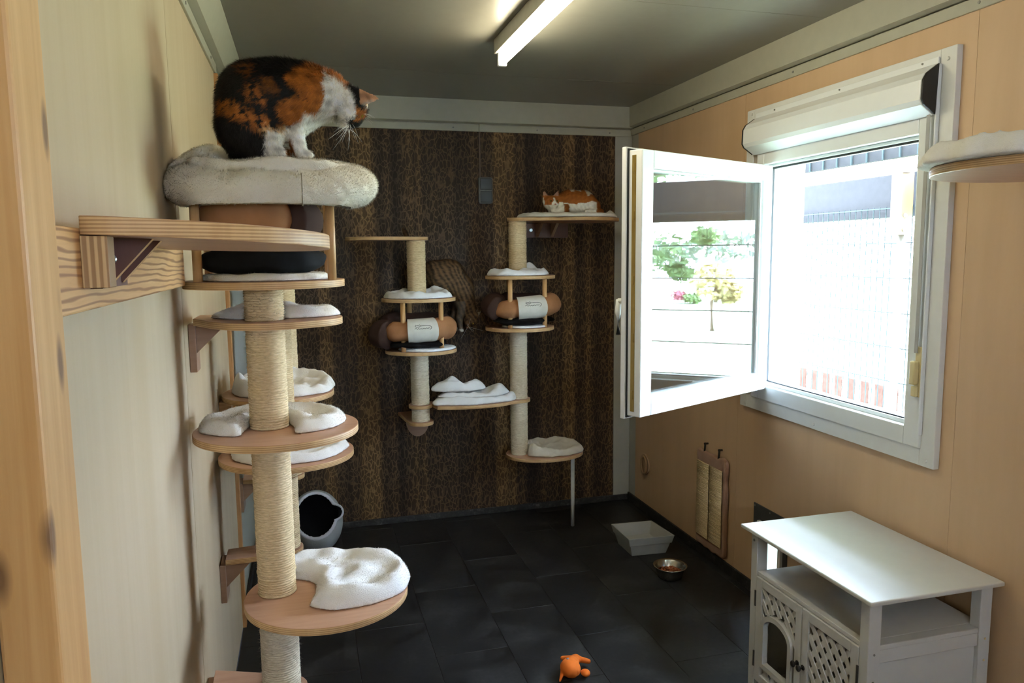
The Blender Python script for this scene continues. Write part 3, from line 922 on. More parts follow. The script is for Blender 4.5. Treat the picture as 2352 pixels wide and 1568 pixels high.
def wall_bracket(parent, y0, y1, z1, drop, arm_to, xw=XL, two=True, sgn=1):
    """plywood bracket on a side wall: upright plate, arm and gussets"""
    b = obj('bracket', MB().box(xw + .0005 * sgn, xw + .018 * sgn, y0, y1, z1 - drop, z1 - .0002) if sgn > 0 else MB().box(xw - .018, xw - .0005, y0, y1, z1 - drop, z1 - .0002), [M['film_grey'], M['edge']], parent, bevel=.0015)
    gs = (y0 + .008, y1 - .024) if two else ((y0 + y1) / 2 - .008,)
    for gy in gs:
        d = min(abs(arm_to - xw) - .02, drop * .75)
        obj('gusset', MB().extrude([(xw + .0185 * sgn, gy, z1 - .001), (xw + (.0185 + d) * sgn, gy, z1 - .001), (xw + .0185 * sgn, gy, z1 - d)], (0, .016, 0), 0, 1), [M['film_grey'], M['rod']], b)
    return b

# --- A: the near tree ---------------------------------------------------------
AX, AY = -.097, 1.95
tA = root('cat_tree', (AX, AY, 0), 'near tall sisal cat tree with five plywood platforms beside the plywood wall', 'cat tree')
LV = dict(base=.03, low=.382, p5=.648, p3=1.082, p2=1.352, cage=1.452, top=1.650)
platform(circ(AX, AY, .17), .024, tA, .022, 'foot_plate')
for z0, z1, s in ((.024, LV['low'] - .018, 1), (LV['low'], LV['p5'] - .018, 2)):
    post(AX, AY, z0, z1, tA, .0485, 'sisal_p', seed=s, fuzz=1500)
for z0, z1, s in ((LV['p5'], LV['p3'] - .018, 3), (LV['p3'], LV['p2'] - .018, 4), (LV['p2'], LV['cage'] - .018, 5)):
    post(AX, AY, z0, z1, tA, .0475, 'sisal', seed=s, fuzz=700)
platform(hull(circ(AX, AY, .065, 24) + circ(-.24, 2.03, .035, 16) + [(XL + .019, 2.0), (XL + .019, 2.09)]), LV['low'], tA)
wall_bracket(tA, 2.0, 2.09, LV['low'] - .018, .11, -.2)
platform(circ(.028, 1.915, .205, 56, .20), LV['p5'], tA)
platform(circ(-.078, 1.95, .2, 56, .2), LV['p3'], tA)
# wavy platform: disc with a tongue to the wall
wav = [(-.277, 2.06), (-.277, 2.19), (-.22, 2.18), (-.15, 2.15), (-.09, 2.135)]
wav += [(-.03 + .125 * math.cos(a), 2.015 + .125 * math.sin(a)) for a in np.linspace(1.5, -1.1, 22)]
wav += [(.0, 1.885), (-.04, 1.868), (-.085, 1.862), (-.13, 1.868), (-.165, 1.885), (-.195, 1.915), (-.225, 1.955), (-.25, 2.01)]
platform(wav[::-1], LV['p2'], tA)
wall_bracket(tA, 2.09, 2.155, LV['p2'] - .018, .125, -.2)
cage = circ(-.09, 1.95, .19, 56, .185)
platform(cage, LV['cage'], tA)
for x, y in ((-.232, 1.845), (.066, 1.845), (-.232, 2.06), (.066, 2.06)): rod(x, y, LV['cage'], LV['top'] - .008, tA)
platform(circ(-.085, 1.95, .17, 56, .15), LV['top'], tA, .008)

# --- C + B: the trees behind it ------------------------------------------------
CX, CY = -.092, 2.52
BX, BY = -.084, 3.25
tC = root('cat_tree', (CX, 2.8, .5), 'wall-hung sisal cat tree half hidden behind the near tree', 'cat tree')
platform(hull([(XL + .019, 2.455), (XL + .019, 2.55)] + circ(CX, CY, .056, 24)), .548, tC)
wall_bracket(tC, 2.455, 2.55, .530, .125, -.2)
post(CX, CY, .548, .857, tC, .0475, 'sisal', seed=11)
platform(circ(-.073, 2.5, .212, 56, .205), .875, tC)
post(CX, CY, .875, 1.017, tC, .0475, 'sisal', seed=12)
platform(hull(circ(-.10, 2.74, .19, 56, .2) + circ(BX, 3.0, .06, 20)), 1.035, tC)
obj('mount_block', MB().box(XL + .0005, XL + .04, 2.68, 2.80, .985, 1.0165), M['edge'], tC, bevel=.002)
post(CX, CY, 1.035, 1.30, tC, .0475, 'sisal', seed=13)
post(BX, BY, .588, 1.63, tC, .0475, 'sisal', seed=14)
platform(hull([(XL + .019, 3.21), (XL + .019, 3.31)] + circ(BX, BY, .055, 24)), .588, tC)
wall_bracket(tC, 3.21, 3.31, .570, .12, -.2)
platform(circ(CX, 2.56, .15, 40), 1.318, tC)
platform(circ(BX, 3.22, .17, 40), 1.648, tC)
wall_bracket(tC, 3.16, 3.24, 1.63, .1, -.2)

# --- L + R: the tree on the wallpaper wall --------------------------------------
LX, RX, TY = .566, 1.103, 3.86
tL = root('cat_tree', (.83, TY, 0), 'double-column sisal cat tree fixed to the leopard wallpaper wall', 'cat tree')
# left column
platform(hull([(LX - .09, YB - .019), (LX + .05, YB - .019)] + circ(LX + .0, TY, .066, 24)), .642, tL)
dpl = [(LX + .02 + .066 * math.sin(a), YB - .018, .59 - .095 * math.cos(a)) for a in np.linspace(-1.6, 1.6, 16)] + [(LX - .046, YB - .018, .6235), (LX + .086, YB - .018, .6235)][::-1]
bk = obj('bracket', MB().extrude(dpl, (0, .0175, 0)), M['film_grey'], tL, bevel=.0015)
for x in (LX - .02, LX + .055): obj('screw', MB().cyl((x, YB - .0182, .57), (x, YB - .022, .57), .004, .003, 8), M['steel'], bk)
post(LX, TY, .642, .713, tL, .0475, 'sisal_p', seed=21)
post(LX, TY, .731, 1.008, tL, .0475, 'sisal_p', seed=22)
platform(circ(.574, 3.845, .185, 52, .17), 1.026, tL)
for x, y in ((.470, 3.735), (.662, 3.735)): rod(x, y, 1.026, 1.272, tL, .0125)
rod(.54, 4.0, 1.026, 1.272, tL, .0125)
platform(circ(.568, 3.85, .19, 52, .165), 1.290, tL)
post(LX - .005, TY, 1.290, 1.582, tL, .0485, 'sisal', seed=23)
platform(hull(circ(.555, 3.88, .072, 20) + circ(.37, 3.9, .16, 36)), 1.600, tL, .017)
# shelf between the columns
sh = circ(LX, TY, .062, 24)[12:] + [(.64, 3.765), (.74, 3.735), (.86, 3.725), (.97, 3.745), (1.05, 3.785)] + circ(RX, TY, .062, 24)[18:] + circ(RX, TY, .062, 24)[:12] + [(.97, 3.93), (.83, 3.95), (.70, 3.93)] + circ(LX, TY, .062, 24)[4:12]
platform(sh, .731, tL)
# right column
platform(circ(1.248, 3.855, .218, 56, .16), .422, tL)
obj('leg', MB().cyl((1.392, 3.80, 0), (1.392, 3.80, .4035), .0105, .0105, 16), M['white_metal'], tL, label='white metal leg')
post(RX, TY, .422, .713, tL, .0475, 'sisal_p', seed=24)
post(RX, TY, .731, 1.107, tL, .0475, 'sisal_p', seed=25)
platform(circ(1.107, 3.845, .185, 52, .17), 1.125, tL)
for x, y in ((1.025, 3.735), (1.213, 3.735)): rod(x, y, 1.125, 1.378, tL, .0125)
rod(1.09, 4.0, 1.125, 1.378, tL, .0125)
platform(circ(1.113, 3.85, .188, 52, .165), 1.396, tL)
post(RX, TY, 1.396, 1.680, tL, .0485, 'sisal', seed=26)
platform(hull(circ(1.125, 3.87, .075, 20) + circ(1.45, 3.9, .235, 44, .21)), 1.698, tL)
b2 = obj('bracket', MB().box(1.21, 1.48, YB - .018, YB - .0005, 1.60, 1.68), M['film_dark'], tL, bevel=.0015)
for x in (1.285, 1.375): obj('gusset', MB().extrude([(x, YB - .0185, 1.679), (x, YB - .12, 1.679), (x, YB - .0185, 1.605)], (.016, 0, 0)), M['film_grey'], b2)
obj('bolt', MB().cyl((1.255, YB - .018, 1.642), (1.255, YB - .026, 1.642), .011, .009, 12), M['steel'], b2)

# --- half-round shelf on the larch beam ------------------------------------------
hs = root('wall_shelf', (-.25, 1.33, 1.53), 'half-round plywood shelf bracketed to the larch beam in front of the near tree', 'shelf')
hp = [(-.262 + .306 * math.sin(a), 1.29 - .305 * math.cos(a)) for a in np.linspace(0.0, math.pi, 40)]
hp = [(-.2515, .992)] + hp[1:-1] + [(-.2515, 1.59)]
obj('board', MB().prism(hp, 1.537, 1.5595, 0, 1).xf(lambda x, y, z: (x, y, z - .036 * (x + .25) - .022 * (y - .99))), PLAT, hs, bevel=.0015)
hb = obj('bracket', MB().box(-.2515, -.222, .99, 1.022, 1.474, 1.5355), [M['edge_v']], hs, bevel=.001)
obj('face_plate', MB().box(-.2515, -.238, 1.0225, 1.16, 1.472, 1.5355), M['film_dark'], hs)
for gy in (1.06, 1.125):
    obj('gusset', MB().extrude([(-.2375, gy, 1.5335), (-.185, gy, 1.5335), (-.2375, gy, 1.476)], (0, .014, 0), 0, 1), [M['film_dark'], M['rod']], hb)
obj('bolt', MB().cyl((-.2375, 1.042, 1.508), (-.231, 1.042, 1.508), .0085, .0075, 14).ball((-.230, 1.042, 1.508), .006, 10, 6), M['steel'], hb, label='zinc bolt head')

# --- round shelf on the right wall, cut by the frame ----------------------------------
rs = root('wall_shelf', (1.72, 1.36, 1.69), 'round plywood shelf with hanging plush beside the window at the right edge', 'shelf')
rpoly = [(x, y) for x, y in circ(1.72, 1.36, .285, 60) if x < XR - .02]
k = max(range(len(rpoly)), key=lambda i: rpoly[i][1] if rpoly[i][0] > 1.8 else -9)
rpoly = hull(rpoly + [(XR - .019, 1.12), (XR - .019, 1.60)])
platform(rpoly, 1.708, rs, .02, 'board')
wall_bracket(rs, 1.30, 1.42, 1.688, .11, 1.7, XR, True, -1)

# ================================================================== PLUSH PADS, BEDS
def sd_circ(X, Y, cx, cy, rx, ry):
    k = np.sqrt(((X - cx) / rx) ** 2 + ((Y - cy) / ry) ** 2)
    return (k - 1) * min(rx, ry)

def pad(name, label, sd, box, z, hr=.042, hc=.02, rim=.05, seed=0, mat='plush', hairs=0, res=.005, wr=.006, rag=.006, edge=.02, tilt=None, group=None, bulge=None, hl=.0038):
    """fleece pad with a rolled rim; sd(x, y) is the outline's signed distance"""
    x0, x1, y0, y1 = box
    def f(X, Y, Z):
        d = sd(X, Y) + rag * wob(X, Y, 0, 40, seed)
        t = np.maximum(-d, 0)
        b = np.exp(-((t - rim * .5) / (rim * .45)) ** 2)
        top = hc + (hr - hc) * b + wr * wob(X, Y, 0, 55, seed + 1) * np.clip(t / .03, 0, 1) + .4 * wr * wob(X, Y, 0, 130, seed + 2)
        if bulge is not None: top = top + bulge(X, Y)
        top = np.maximum(top, .007)
        e = np.clip(t / edge, 0, 1)
        top = top * np.sqrt(np.clip(1 - (1 - e) ** 2, 0, 1))
        zb = z + (tilt(X, Y) if tilt is not None else 0)
        zz = Z - zb
        return np.where(d > 0, np.maximum(d, np.abs(zz) - .001), np.maximum(zz - top, -zz) )
    zmax = .05 if tilt is None else .12
    V, F = nets(f, (x0, y0, z - .002), (x1, y1, z + hr * 1.5 + zmax), res, 3)
    if tilt is None: V[:, 2] = np.maximum(V[:, 2], z + .0004)
    o = obj(name, MB().raw(V, F), M[mat], label=label, cat='pad', group=group)
    if hairs:
        m, c, n = fur(V, F, hairs // 2, hl, .0007, lambda P, N: np.array([[0, 0, -.4]]) + 0 * P, lift=.8, rng=np.random.default_rng(seed), jit=.7)
        obj('pile', m, M[mat], o, kind='stuff', norms=n)
    return o

def smax(a, b, k=.03): return -smin(-a, -(b + 0 * a), k)
# near tree
def sdp5(X, Y):
    d = sd_circ(X, Y, .085, 1.945, .165, .15)
    d2 = smax(sd_circ(X, Y, .0, 2.03, .13, .085), -1.0)
    d = smin(d, d2, .06)
    return smax(d, -sd_circ(X, Y, AX + .01, AY - .03, .085, .10))
pad('fleece_pad', 'thick white fleece pad on the lowest visible platform of the near tree', sdp5, (-.16, .27, 1.77, 2.13), LV['p5'] + .0005, .046, .03, .06, 31, 'plush_w', 26000, .0042, .006, .006, .03)
def sdp3(X, Y):
    d = sd_circ(X, Y, -.085, 1.985, .182, .15)
    return smax(d, -sd_circ(X, Y, AX, AY - .06, .058, .12))
pad('fleece_pad', 'white fleece pad wrapped round the post on the middle platform of the near tree', sdp3, (-.29, .12, 1.8, 2.15), LV['p3'] + .0005, .030, .02, .05, 33, 'plush', 22000, .0042, .0035, .005, .025)
def sdp2(X, Y):
    d = sd_circ(X, Y, -.065, 2.05, .158, .085)
    return smax(d, -sd_circ(X, Y, AX, AY, .056, .056))
pad('fleece_pad', 'cream fleece pad behind the post on the wavy platform', sdp2, (-.25, .12, 1.95, 2.15), LV['p2'] + .0005, .030, .016, .045, 35, 'plush', 9000, .0042, .006, .004, .022)
pad('fleece_pad', 'flat white fleece pad under the suede cat bed of the near tree', lambda X, Y: sd_circ(X, Y, -.09, 1.925, .148, .13), (-.26, .08, 1.77, 2.08), LV['cage'] + .0005, .017, .015, .03, 37, 'plush', 5000, .0042, .002, .004, .014)
# trees behind
def sdp4(X, Y):
    d = sd_circ(X, Y, -.065, 2.5, .185, .17)
    return smax(d, -sd_circ(X, Y, CX, CY - .03, .056, .08))
pad('fleece_pad', 'bluish white fleece pad on the platform just below the middle one', sdp4, (-.28, .15, 2.3, 2.7), .8755, .030, .018, .05, 39, 'plush_w', 7000, .005, .006, .005, .025)
def sdE(X, Y):
    d = sd_circ(X, Y, -.08, 2.76, .178, .17)
    return smax(d, -sd_circ(X, Y, CX, CY, .058, .06))
pad('fleece_pad', 'dished cream fleece pad on the hidden platform behind the near post', sdE, (-.28, .12, 2.56, 2.96), 1.0355, .036, .016, .05, 41, 'plush', 7000, .005, .008, .005, .025,
    bulge=lambda X, Y: .045 * np.exp(-((X + .235) ** 2 + (Y - 2.70) ** 2) / .003) + .02 * np.clip((Y - 2.74) / .15, 0, 1))
# wallpaper wall tree
pad('fleece_pad', 'white fleece pad on the cage roof of the left wallpaper-wall column', lambda X, Y: smax(sd_circ(X, Y, .566, 3.845, .172, .145), -sd_circ(X, Y, LX, TY, .053, .053)), (.38, .76, 3.68, 4.01), 1.2905, .03, .014, .05, 43, 'plush_w', 0, .006, .007, .006, .02,
    bulge=lambda X, Y: .03 * np.exp(-((X - .69) ** 2 + (Y - 3.94) ** 2) / .003) + .02 * np.exp(-((X - .50) ** 2 + (Y - 3.96) ** 2) / .001))
pad('fleece_pad', 'thin white fleece pad under the suede bed of the left wall column', lambda X, Y: sd_circ(X, Y, .60, 3.80, .15, .12), (.44, .76, 3.67, 3.93), 1.0265, .014, .013, .03, 45, 'plush_w', 0, .006, .002, .004, .012)
pad('fleece_pad', 'white fleece pad with a raised corner on the cage roof of the right wall column', lambda X, Y: smax(sd_circ(X, Y, 1.098, 3.845, .165, .145), -sd_circ(X, Y, RX, TY, .053, .053)), (.92, 1.28, 3.68, 4.01), 1.3965, .032, .016, .05, 47, 'plush_w', 0, .006, .007, .006, .02,
    bulge=lambda X, Y: .045 * np.exp(-((X - 1.20) ** 2 + (Y - 3.95) ** 2) / .0016))
pad('fleece_pad', 'thin white fleece pad under the suede bed of the right wall column', lambda X, Y: sd_circ(X, Y, 1.12, 3.80, .12, .12), (.98, 1.26, 3.67, 3.93), 1.1255, .013, .012, .03, 49, 'plush_w', 0, .006, .002, .004, .012)
pad('fleece_pad', 'long cream fleece pad under the ginger and white cat', lambda X, Y: sd_circ(X, Y, 1.40, 3.88, .275, .19), (1.1, 1.7, 3.68, 4.09), 1.6985, .024, .018, .05, 51, 'plush', 0, .007, .004, .006, .02,
    bulge=lambda X, Y: .022 * np.exp(-((X - 1.62) ** 2 + (Y - 3.84) ** 2) / .0006))
pad('fleece_pad', 'greige fleece pad on the lowest shelf carried by the white leg', lambda X, Y: smax(sd_circ(X, Y, 1.285, 3.86, .185, .14), -sd_circ(X, Y, RX, TY, .053, .053)), (1.08, 1.48, 3.70, 4.02), .4225, .04, .022, .05, 53, 'plush_d', 0, .006, .006, .006, .025,
    bulge=lambda X, Y: .03 * np.exp(-((X - 1.16) ** 2 + (Y - 3.80) ** 2) / .002) + .015 * np.clip((Y - 3.86) / .12, 0, 1))
# folded blankets on the shelf between the columns
def blanket(z, sd, box, h, seed, label, mat='plush_w', bulge=None):
    pad('folded_blanket', label, sd, box, z, h, h * .75, .05, seed, mat, 0, .006, .008, .007, .022, bulge=bulge, group=None)
blanket(.7315, lambda X, Y: sd_circ(X, Y, .85, 3.83, .235, .095), (.60, 1.10, 3.72, 3.94), .036, 61, 'bottom white fleece blanket on the shelf between the two wall columns', bulge=lambda X, Y: .01 * np.clip((X - .95) / .1, 0, 1))
blanket(.766, lambda X, Y: sd_circ(X, Y, .85, 3.84, .20, .085), (.63, 1.07, 3.74, 3.94), .032, 63, 'middle white fleece blanket folded on the shelf between the wall columns', bulge=lambda X, Y: .03 * np.exp(-((X - 1.0) ** 2) / .003) - .008)
blanket(.797, lambda X, Y: sd_circ(X, Y, .775, 3.85, .135, .07), (.62, .93, 3.76, 3.94), .05, 65, 'topmost folded white fleece blanket on the shelf between the wall columns', bulge=lambda X, Y: .012 * np.sin((X - .7) * 40))
# pad on the right-hand shelf
pad('fleece_pad', 'cream fleece pad draped over the round shelf at the right edge', lambda X, Y: sd_circ(X, Y, 1.69, 1.37, .285, .28), (1.38, 1.99, 1.07, 1.67), 1.7085, .05, .03, .05, 71, 'plush', 9000, .007, .005, .008, .03)

# ---- donut bed on the near tree
def donut():
    cx, cy = -.062, 1.925
    def f(X, Y, Z):
        a = np.arctan2((Y - cy) / .20, (X - cx) / .235)
        k = np.sqrt(((X - cx) / .186) ** 2 + ((Y - cy) / .155) ** 2)
        rr = (k - 1) * .165
        back = np.clip((Y - cy) / .17, -1, 1)
        tz = 1.682 + .034 * back + .026 * np.exp(-((a - 2.45) / .45) ** 2)
        tr = .049 + .002 * back + .0022 * np.sin(a * 9 + 1.2) * np.sin(a * 4) + .004 * np.exp(-((a - 2.6) / .5) ** 2)
        d = np.sqrt((rr * .9) ** 2 + (Z - tz) ** 2) - tr
        d = d - .0022 * np.abs(np.sin(a * 17)) * np.exp(-((rr + .03) / .025) ** 2)     # puckers at the inside seam
        core = np.maximum((k - 1) * .16, np.abs(Z - (1.694 + .010 * back)) - .040)
        d = smin(d, core + .003 * wob(X, Y, Z, 50, 8), .003)
        d = d + .006 * np.exp(-((rr + .018 + .004 * np.sin(a * 13)) / .007) ** 2) * (Z > 1.68) + .0009 * wob(X, Y, Z, 170, 12) + .0012 * wob(X, Y, Z, 60, 13)
        return np.where(k < .93, np.maximum(d, 1.6505 - Z), np.maximum(d, 1.612 - Z))
    V, F = nets(f, (-.34, 1.69, 1.63), (.23, 2.16, 1.83), .0045, 2)
    V[:, 0] = np.maximum(V[:, 0], XL + .0015)
    b = obj('donut_cat_bed', MB().raw(V, F), M['plush_d2'], label='round cream plush donut bed with thick rim under the calico cat', cat='cat bed')
    m, c, n = fur(V, F, 45000, .0055, .0008, lambda P, N: np.array([[.3, 0, -.5]]) + 0 * P, lift=.75, rng=np.random.default_rng(5), jit=.7)
    obj('pile', m, M['plush_d2'], b, kind='stuff', norms=n)
    # the upright seam of the cover
    s = [(.005, 1.925 - .155 - .0 - .047 * math.cos(q) * 1.05, 1.643 + .052 * math.sin(q)) for q in np.linspace(-.5, 1.2, 12)]
    obj('seam', MB().sweep(s, .0011, 6), M['seam'], b)
M['plush_d2'] = plush('oat_plush', (.80, .76, .66), (.70, .65, .54))
M['seam'] = plain('seam_thread', (.32, .29, .22), .9)
donut()

# ---- suede bolster beds
def sausage_pts(cx, cy, cz, rx, ry, a0, a1, n=30, dz=0):
    return [(cx + rx * math.cos(a), cy + ry * math.sin(a), cz + dz * math.sin(a)) for a in np.linspace(a0, a1, n)]
def rounded(n, r, e=.55, seed=0):
    t = np.linspace(0, 1, n); m = np.minimum(t, 1 - t) * n / 4
    rng = np.random.default_rng(seed)
    return r * (np.clip(m, 0, 1) * (1 - e) + e) * (1 + .03 * np.sin(t * 14 + seed)) 
LOGO = [  # small embroidered cat over a scribbled signature, in label units
    [(-.42, .10), (-.40, .30), (-.33, .22), (-.24, .24), (-.20, .33), (-.15, .16), (-.22, .06), (-.34, .04), (-.42, .10)],
    [(-.15, .16), (.05, .22), (.25, .20), (.38, .10), (.42, -.05), (.36, -.20), (.30, -.24)],
    [(-.45, -.16), (-.36, -.06), (-.34, -.22), (-.24, -.08), (-.22, -.20), (-.12, -.10), (-.10, -.18), (.02, -.10), (.06, -.17), (.16, -.06), (.2, -.14), (.3, -.04)],
]
def suede_bed(cx, cy, z, rx, ry, tr, label, segs, lab=None, base=(.13, .11)):
    bd = root('suede_cat_bed', (cx, cy, z), label, 'cat bed')
    def fb(X, Y, Z):
        k = (np.sqrt(((X - cx) / base[0]) ** 2 + ((Y - cy) / base[1]) ** 2) - 1) * min(base)
        return np.sqrt(np.maximum(k + .02, 0) ** 2 + np.maximum(np.abs(Z - z - base[2] / 2) - base[2] / 2 + .02, 0) ** 2) - .02 + .0025 * wob(X, Y, Z, 60, 2)
    V, F = nets(fb, (cx - base[0] - .01, cy - base[1] - .01, z), (cx + base[0] + .01, cy + base[1] + .01, z + base[2]), .006, 1)
    V[:, 2] = np.maximum(V[:, 2], z + .0005)
    obj('base_cushion', MB().raw(V, F), M['blackfab'], bd, label='black fabric underside')
    zc = z + base[2] + tr * .95
    for i, (a0, a1, mat, dz, kr) in enumerate(segs):
        n = 30
        P = np.array(sausage_pts(cx, cy, zc, rx, ry, a0, a1, n))
        P[:, 2] += np.linspace(dz[0], dz[1], n)
        kk = kr if isinstance(kr, tuple) else (kr, kr)
        r = rounded(n, tr, .62, i) * np.linspace(kk[0], kk[1], n)
        m = MB().sweep(P, r, 22, flat=.95)
        V2 = np.array(m.v); w_ = wob(V2[:, 0], V2[:, 1], V2[:, 2], 55, 20 + i) * .0030
        V2[:, 2] += w_; V2[:, 1] += w_; m.v = V2.tolist()
        obj('bolster', m, M[mat], bd)
    if lab:
        a0, a1, _, kr = lab
        k0, k1 = segs[0][4]; kr = k0 + (k1 - k0) * ((a0 + a1) / 2 - segs[0][0]) / (segs[0][1] - segs[0][0])
        s0 = segs[0]; dzf = lambda q: s0[3][0] + (s0[3][1] - s0[3][0]) * (q - s0[0]) / (s0[1] - s0[0])
        dz = dzf((a0 + a1) / 2)
        n = 14
        P = np.array(sausage_pts(cx, cy, zc, rx, ry, a0, a1, n)); P[:, 2] += [dzf(q) for q in np.linspace(a0, a1, n)]
        lb = obj('label_patch', MB().sweep(P, tr * kr * 1.10 + .004, 28, flat=.95, caps=False), M['labelw'], bd, label='cream cloth band with embroidered cat')
        T = P[n // 2 + 1] - P[n // 2 - 1]; T /= np.linalg.norm(T); C0 = P[n // 2]
        e1 = np.cross(T, (0, 0, 1.)); e1 /= np.linalg.norm(e1)
        if e1[1] > 0: e1 = -e1
        L = np.linalg.norm(P[-1] - P[0]); R = tr * kr * 1.10 + .005
        sg = 1 if T[0] > 0 else -1
        for ln in LOGO:
            q = []
            for (u, v) in ln:
                ph = .35 + v * .75
                base_p = C0 + T * sg * u * L * .62 + np.array([0, 0, 0])
                # follow the arc of the bolster
                aa = (a0 + a1) / 2 + sg * u * (a1 - a0) * .62 * (1 if (a1 > a0) == (sg > 0) else -1) * (1 if a1 > a0 else 1)
                bp = np.array([cx + rx * math.cos(aa), cy + ry * math.sin(aa), zc + dz])
                td = np.array([-rx * math.sin(aa), ry * math.cos(aa), 0]); td /= np.linalg.norm(td)
                nd = np.cross(td, (0, 0, 1.));
                if nd[1] > 0: nd = -nd
                q.append(bp + R * (math.cos(ph) * nd + .95 * math.sin(ph) * np.array([0, 0, 1.])))
            obj('stitching', MB().sweep(q, .0011, 5), M['ink'], lb)
    return bd
PI = math.pi
# left wall column
suede_bed(.545, 3.82, 1.0405, .165, .085, .058, 'tan and dark brown suede bolster bed in the left wall-column cage', [
    (PI * 1.12, PI * 1.99, 'tan', (-.012, .004), (.82, 1.08)), (PI * .86, PI * 1.20, 'brown', (-.022, -.03), 1.35), (PI * -.02, PI * .86, 'brown', (.012, .03), .95)],
    (PI * 1.40, PI * 1.66, .004, 1.0), (.16, .135, .040))
# right wall column
suede_bed(1.112, 3.82, 1.1395, .155, .085, .057, 'tan and dark brown suede bolster bed in the right wall-column cage', [
    (PI * 1.10, PI * 2.04, 'tan', (-.018, .014), (.78, 1.14)), (PI * .72, PI * 1.18, 'brown', (.02, -.012), 1.15), (PI * .04, PI * .74, 'brown', (.0, .022), .95)],
    (PI * 1.40, PI * 1.68, .012, 1.02), (.16, .135, .040))
# near tree cage
suede_bed(-.095, 1.93, 1.4695, .085, .065, .064, 'tan and brown suede bolster bed squeezed under the donut bed', [
    (PI * .95, PI * 1.72, 'tan', (.01, .012), 1.0), (PI * 1.70, PI * 2.2, 'brown', (.006, .004), .98), (PI * .15, PI * .98, 'brown', (.0, .005), .9)],
    None, (.145, .12, .058))

# ================================================================== CABINET
cb = root('litter_cabinet', (1.635, 1.87, 0), 'white wooden cabinet with lattice doors and open shelf under the window', 'cabinet')
cx0, cx1, cy0, cy1, ctz = 1.437, 1.855, 1.597, 2.153, .571
obj('top', MB().box(1.412, 1.862, 1.566, 2.184, ctz, .584), M['white_paint'], cb, bevel=.004, segs=3)
for x in (cx0, cx1 - .04):
    for y in (cy0, cy1 - .034):
        obj('corner_post', MB().box(x, x + .04, y, y + .034, 0, ctz - .0003), M['white_paint'], cb, bevel=.002)
obj('shelf', MB().box(cx0 + .004, cx1 - .004, cy0 + .0345, cy1 - .0345, .424, .438).box(cx0 + .0405, cx1 - .0405, cy0 + .002, cy0 + .0345, .424, .438), M['white_paint'], cb, bevel=.002)
obj('bottom', MB().box(cx0 + .01, cx1 - .01, cy0 + .0345, cy1 - .0345, .03, .045), M['white_paint'], cb)
# near side: rails and a recessed panel ; far side panel ; back panel
obj('side_rail', MB().box(cx0 + .0405, cx1 - .0405, cy0 + .003, cy0 + .021, .385, .4235), M['white_paint'], cb, bevel=.002)
obj('side_rail', MB().box(cx0 + .0405, cx1 - .0405, cy0 + .003, cy0 + .021, .03, .075), M['white_paint'], cb, bevel=.002)
obj('side_panel', MB().box(cx0 + .0405, cx1 - .0405, cy0 + .012, cy0 + .018, .0755, .3845), M['white_paint'], cb)
obj('side_panel', MB().box(cx0 + .0405, cx1 - .0405, cy1 - .02, cy1 - .012, .03, .4235), M['white_paint'], cb)
obj('back_panel', MB().box(cx1 - .012, cx1 - .006, cy0 + .0345, cy1 - .0345, .05, .4235), M['white_paint'], cb)
obj('apron', MB().box(cx0 + .01, cx0 + .026, cy0 + .0345, cy1 - .0345, .03, .052), M['white_paint'], cb)
for z in (.335, .415): obj('peg', MB().cyl((cx0 + .02, cy0 - .0003, z), (cx0 + .02, cy0 - .002, z), .0035, .003, 8), M['screw'], cb)
for z in (.34, .405): obj('peg', MB().cyl((cx1 - .018, cy0 - .0003, z), (cx1 - .018, cy0 - .002, z), .0035, .003, 8), M['yellowed'], cb)
obj('peg', MB().cyl((cx0 - .0003, cy1 - .016, .54), (cx0 - .003, cy1 - .016, .54), .005, .004, 10), M['screw'], cb)

def clip_seg(p, q, rect):
    """Liang-Barsky in (y, z)"""
    t0, t1 = 0.0, 1.0
    d = (q[0] - p[0], q[1] - p[1])
    for a, b in ((-d[0], p[0] - rect[0]), (d[0], rect[1] - p[0]), (-d[1], p[1] - rect[2]), (d[1], rect[3] - p[1])):
        if abs(a) < 1e-9:
            if b < 0: return None
            continue
        r = b / a
        if a < 0: t0 = max(t0, r)
        else: t1 = min(t1, r)
    if t0 >= t1 - 1e-4: return None
    return (p[0] + d[0] * t0, p[1] + d[1] * t0), (p[0] + d[0] * t1, p[1] + d[1] * t1)

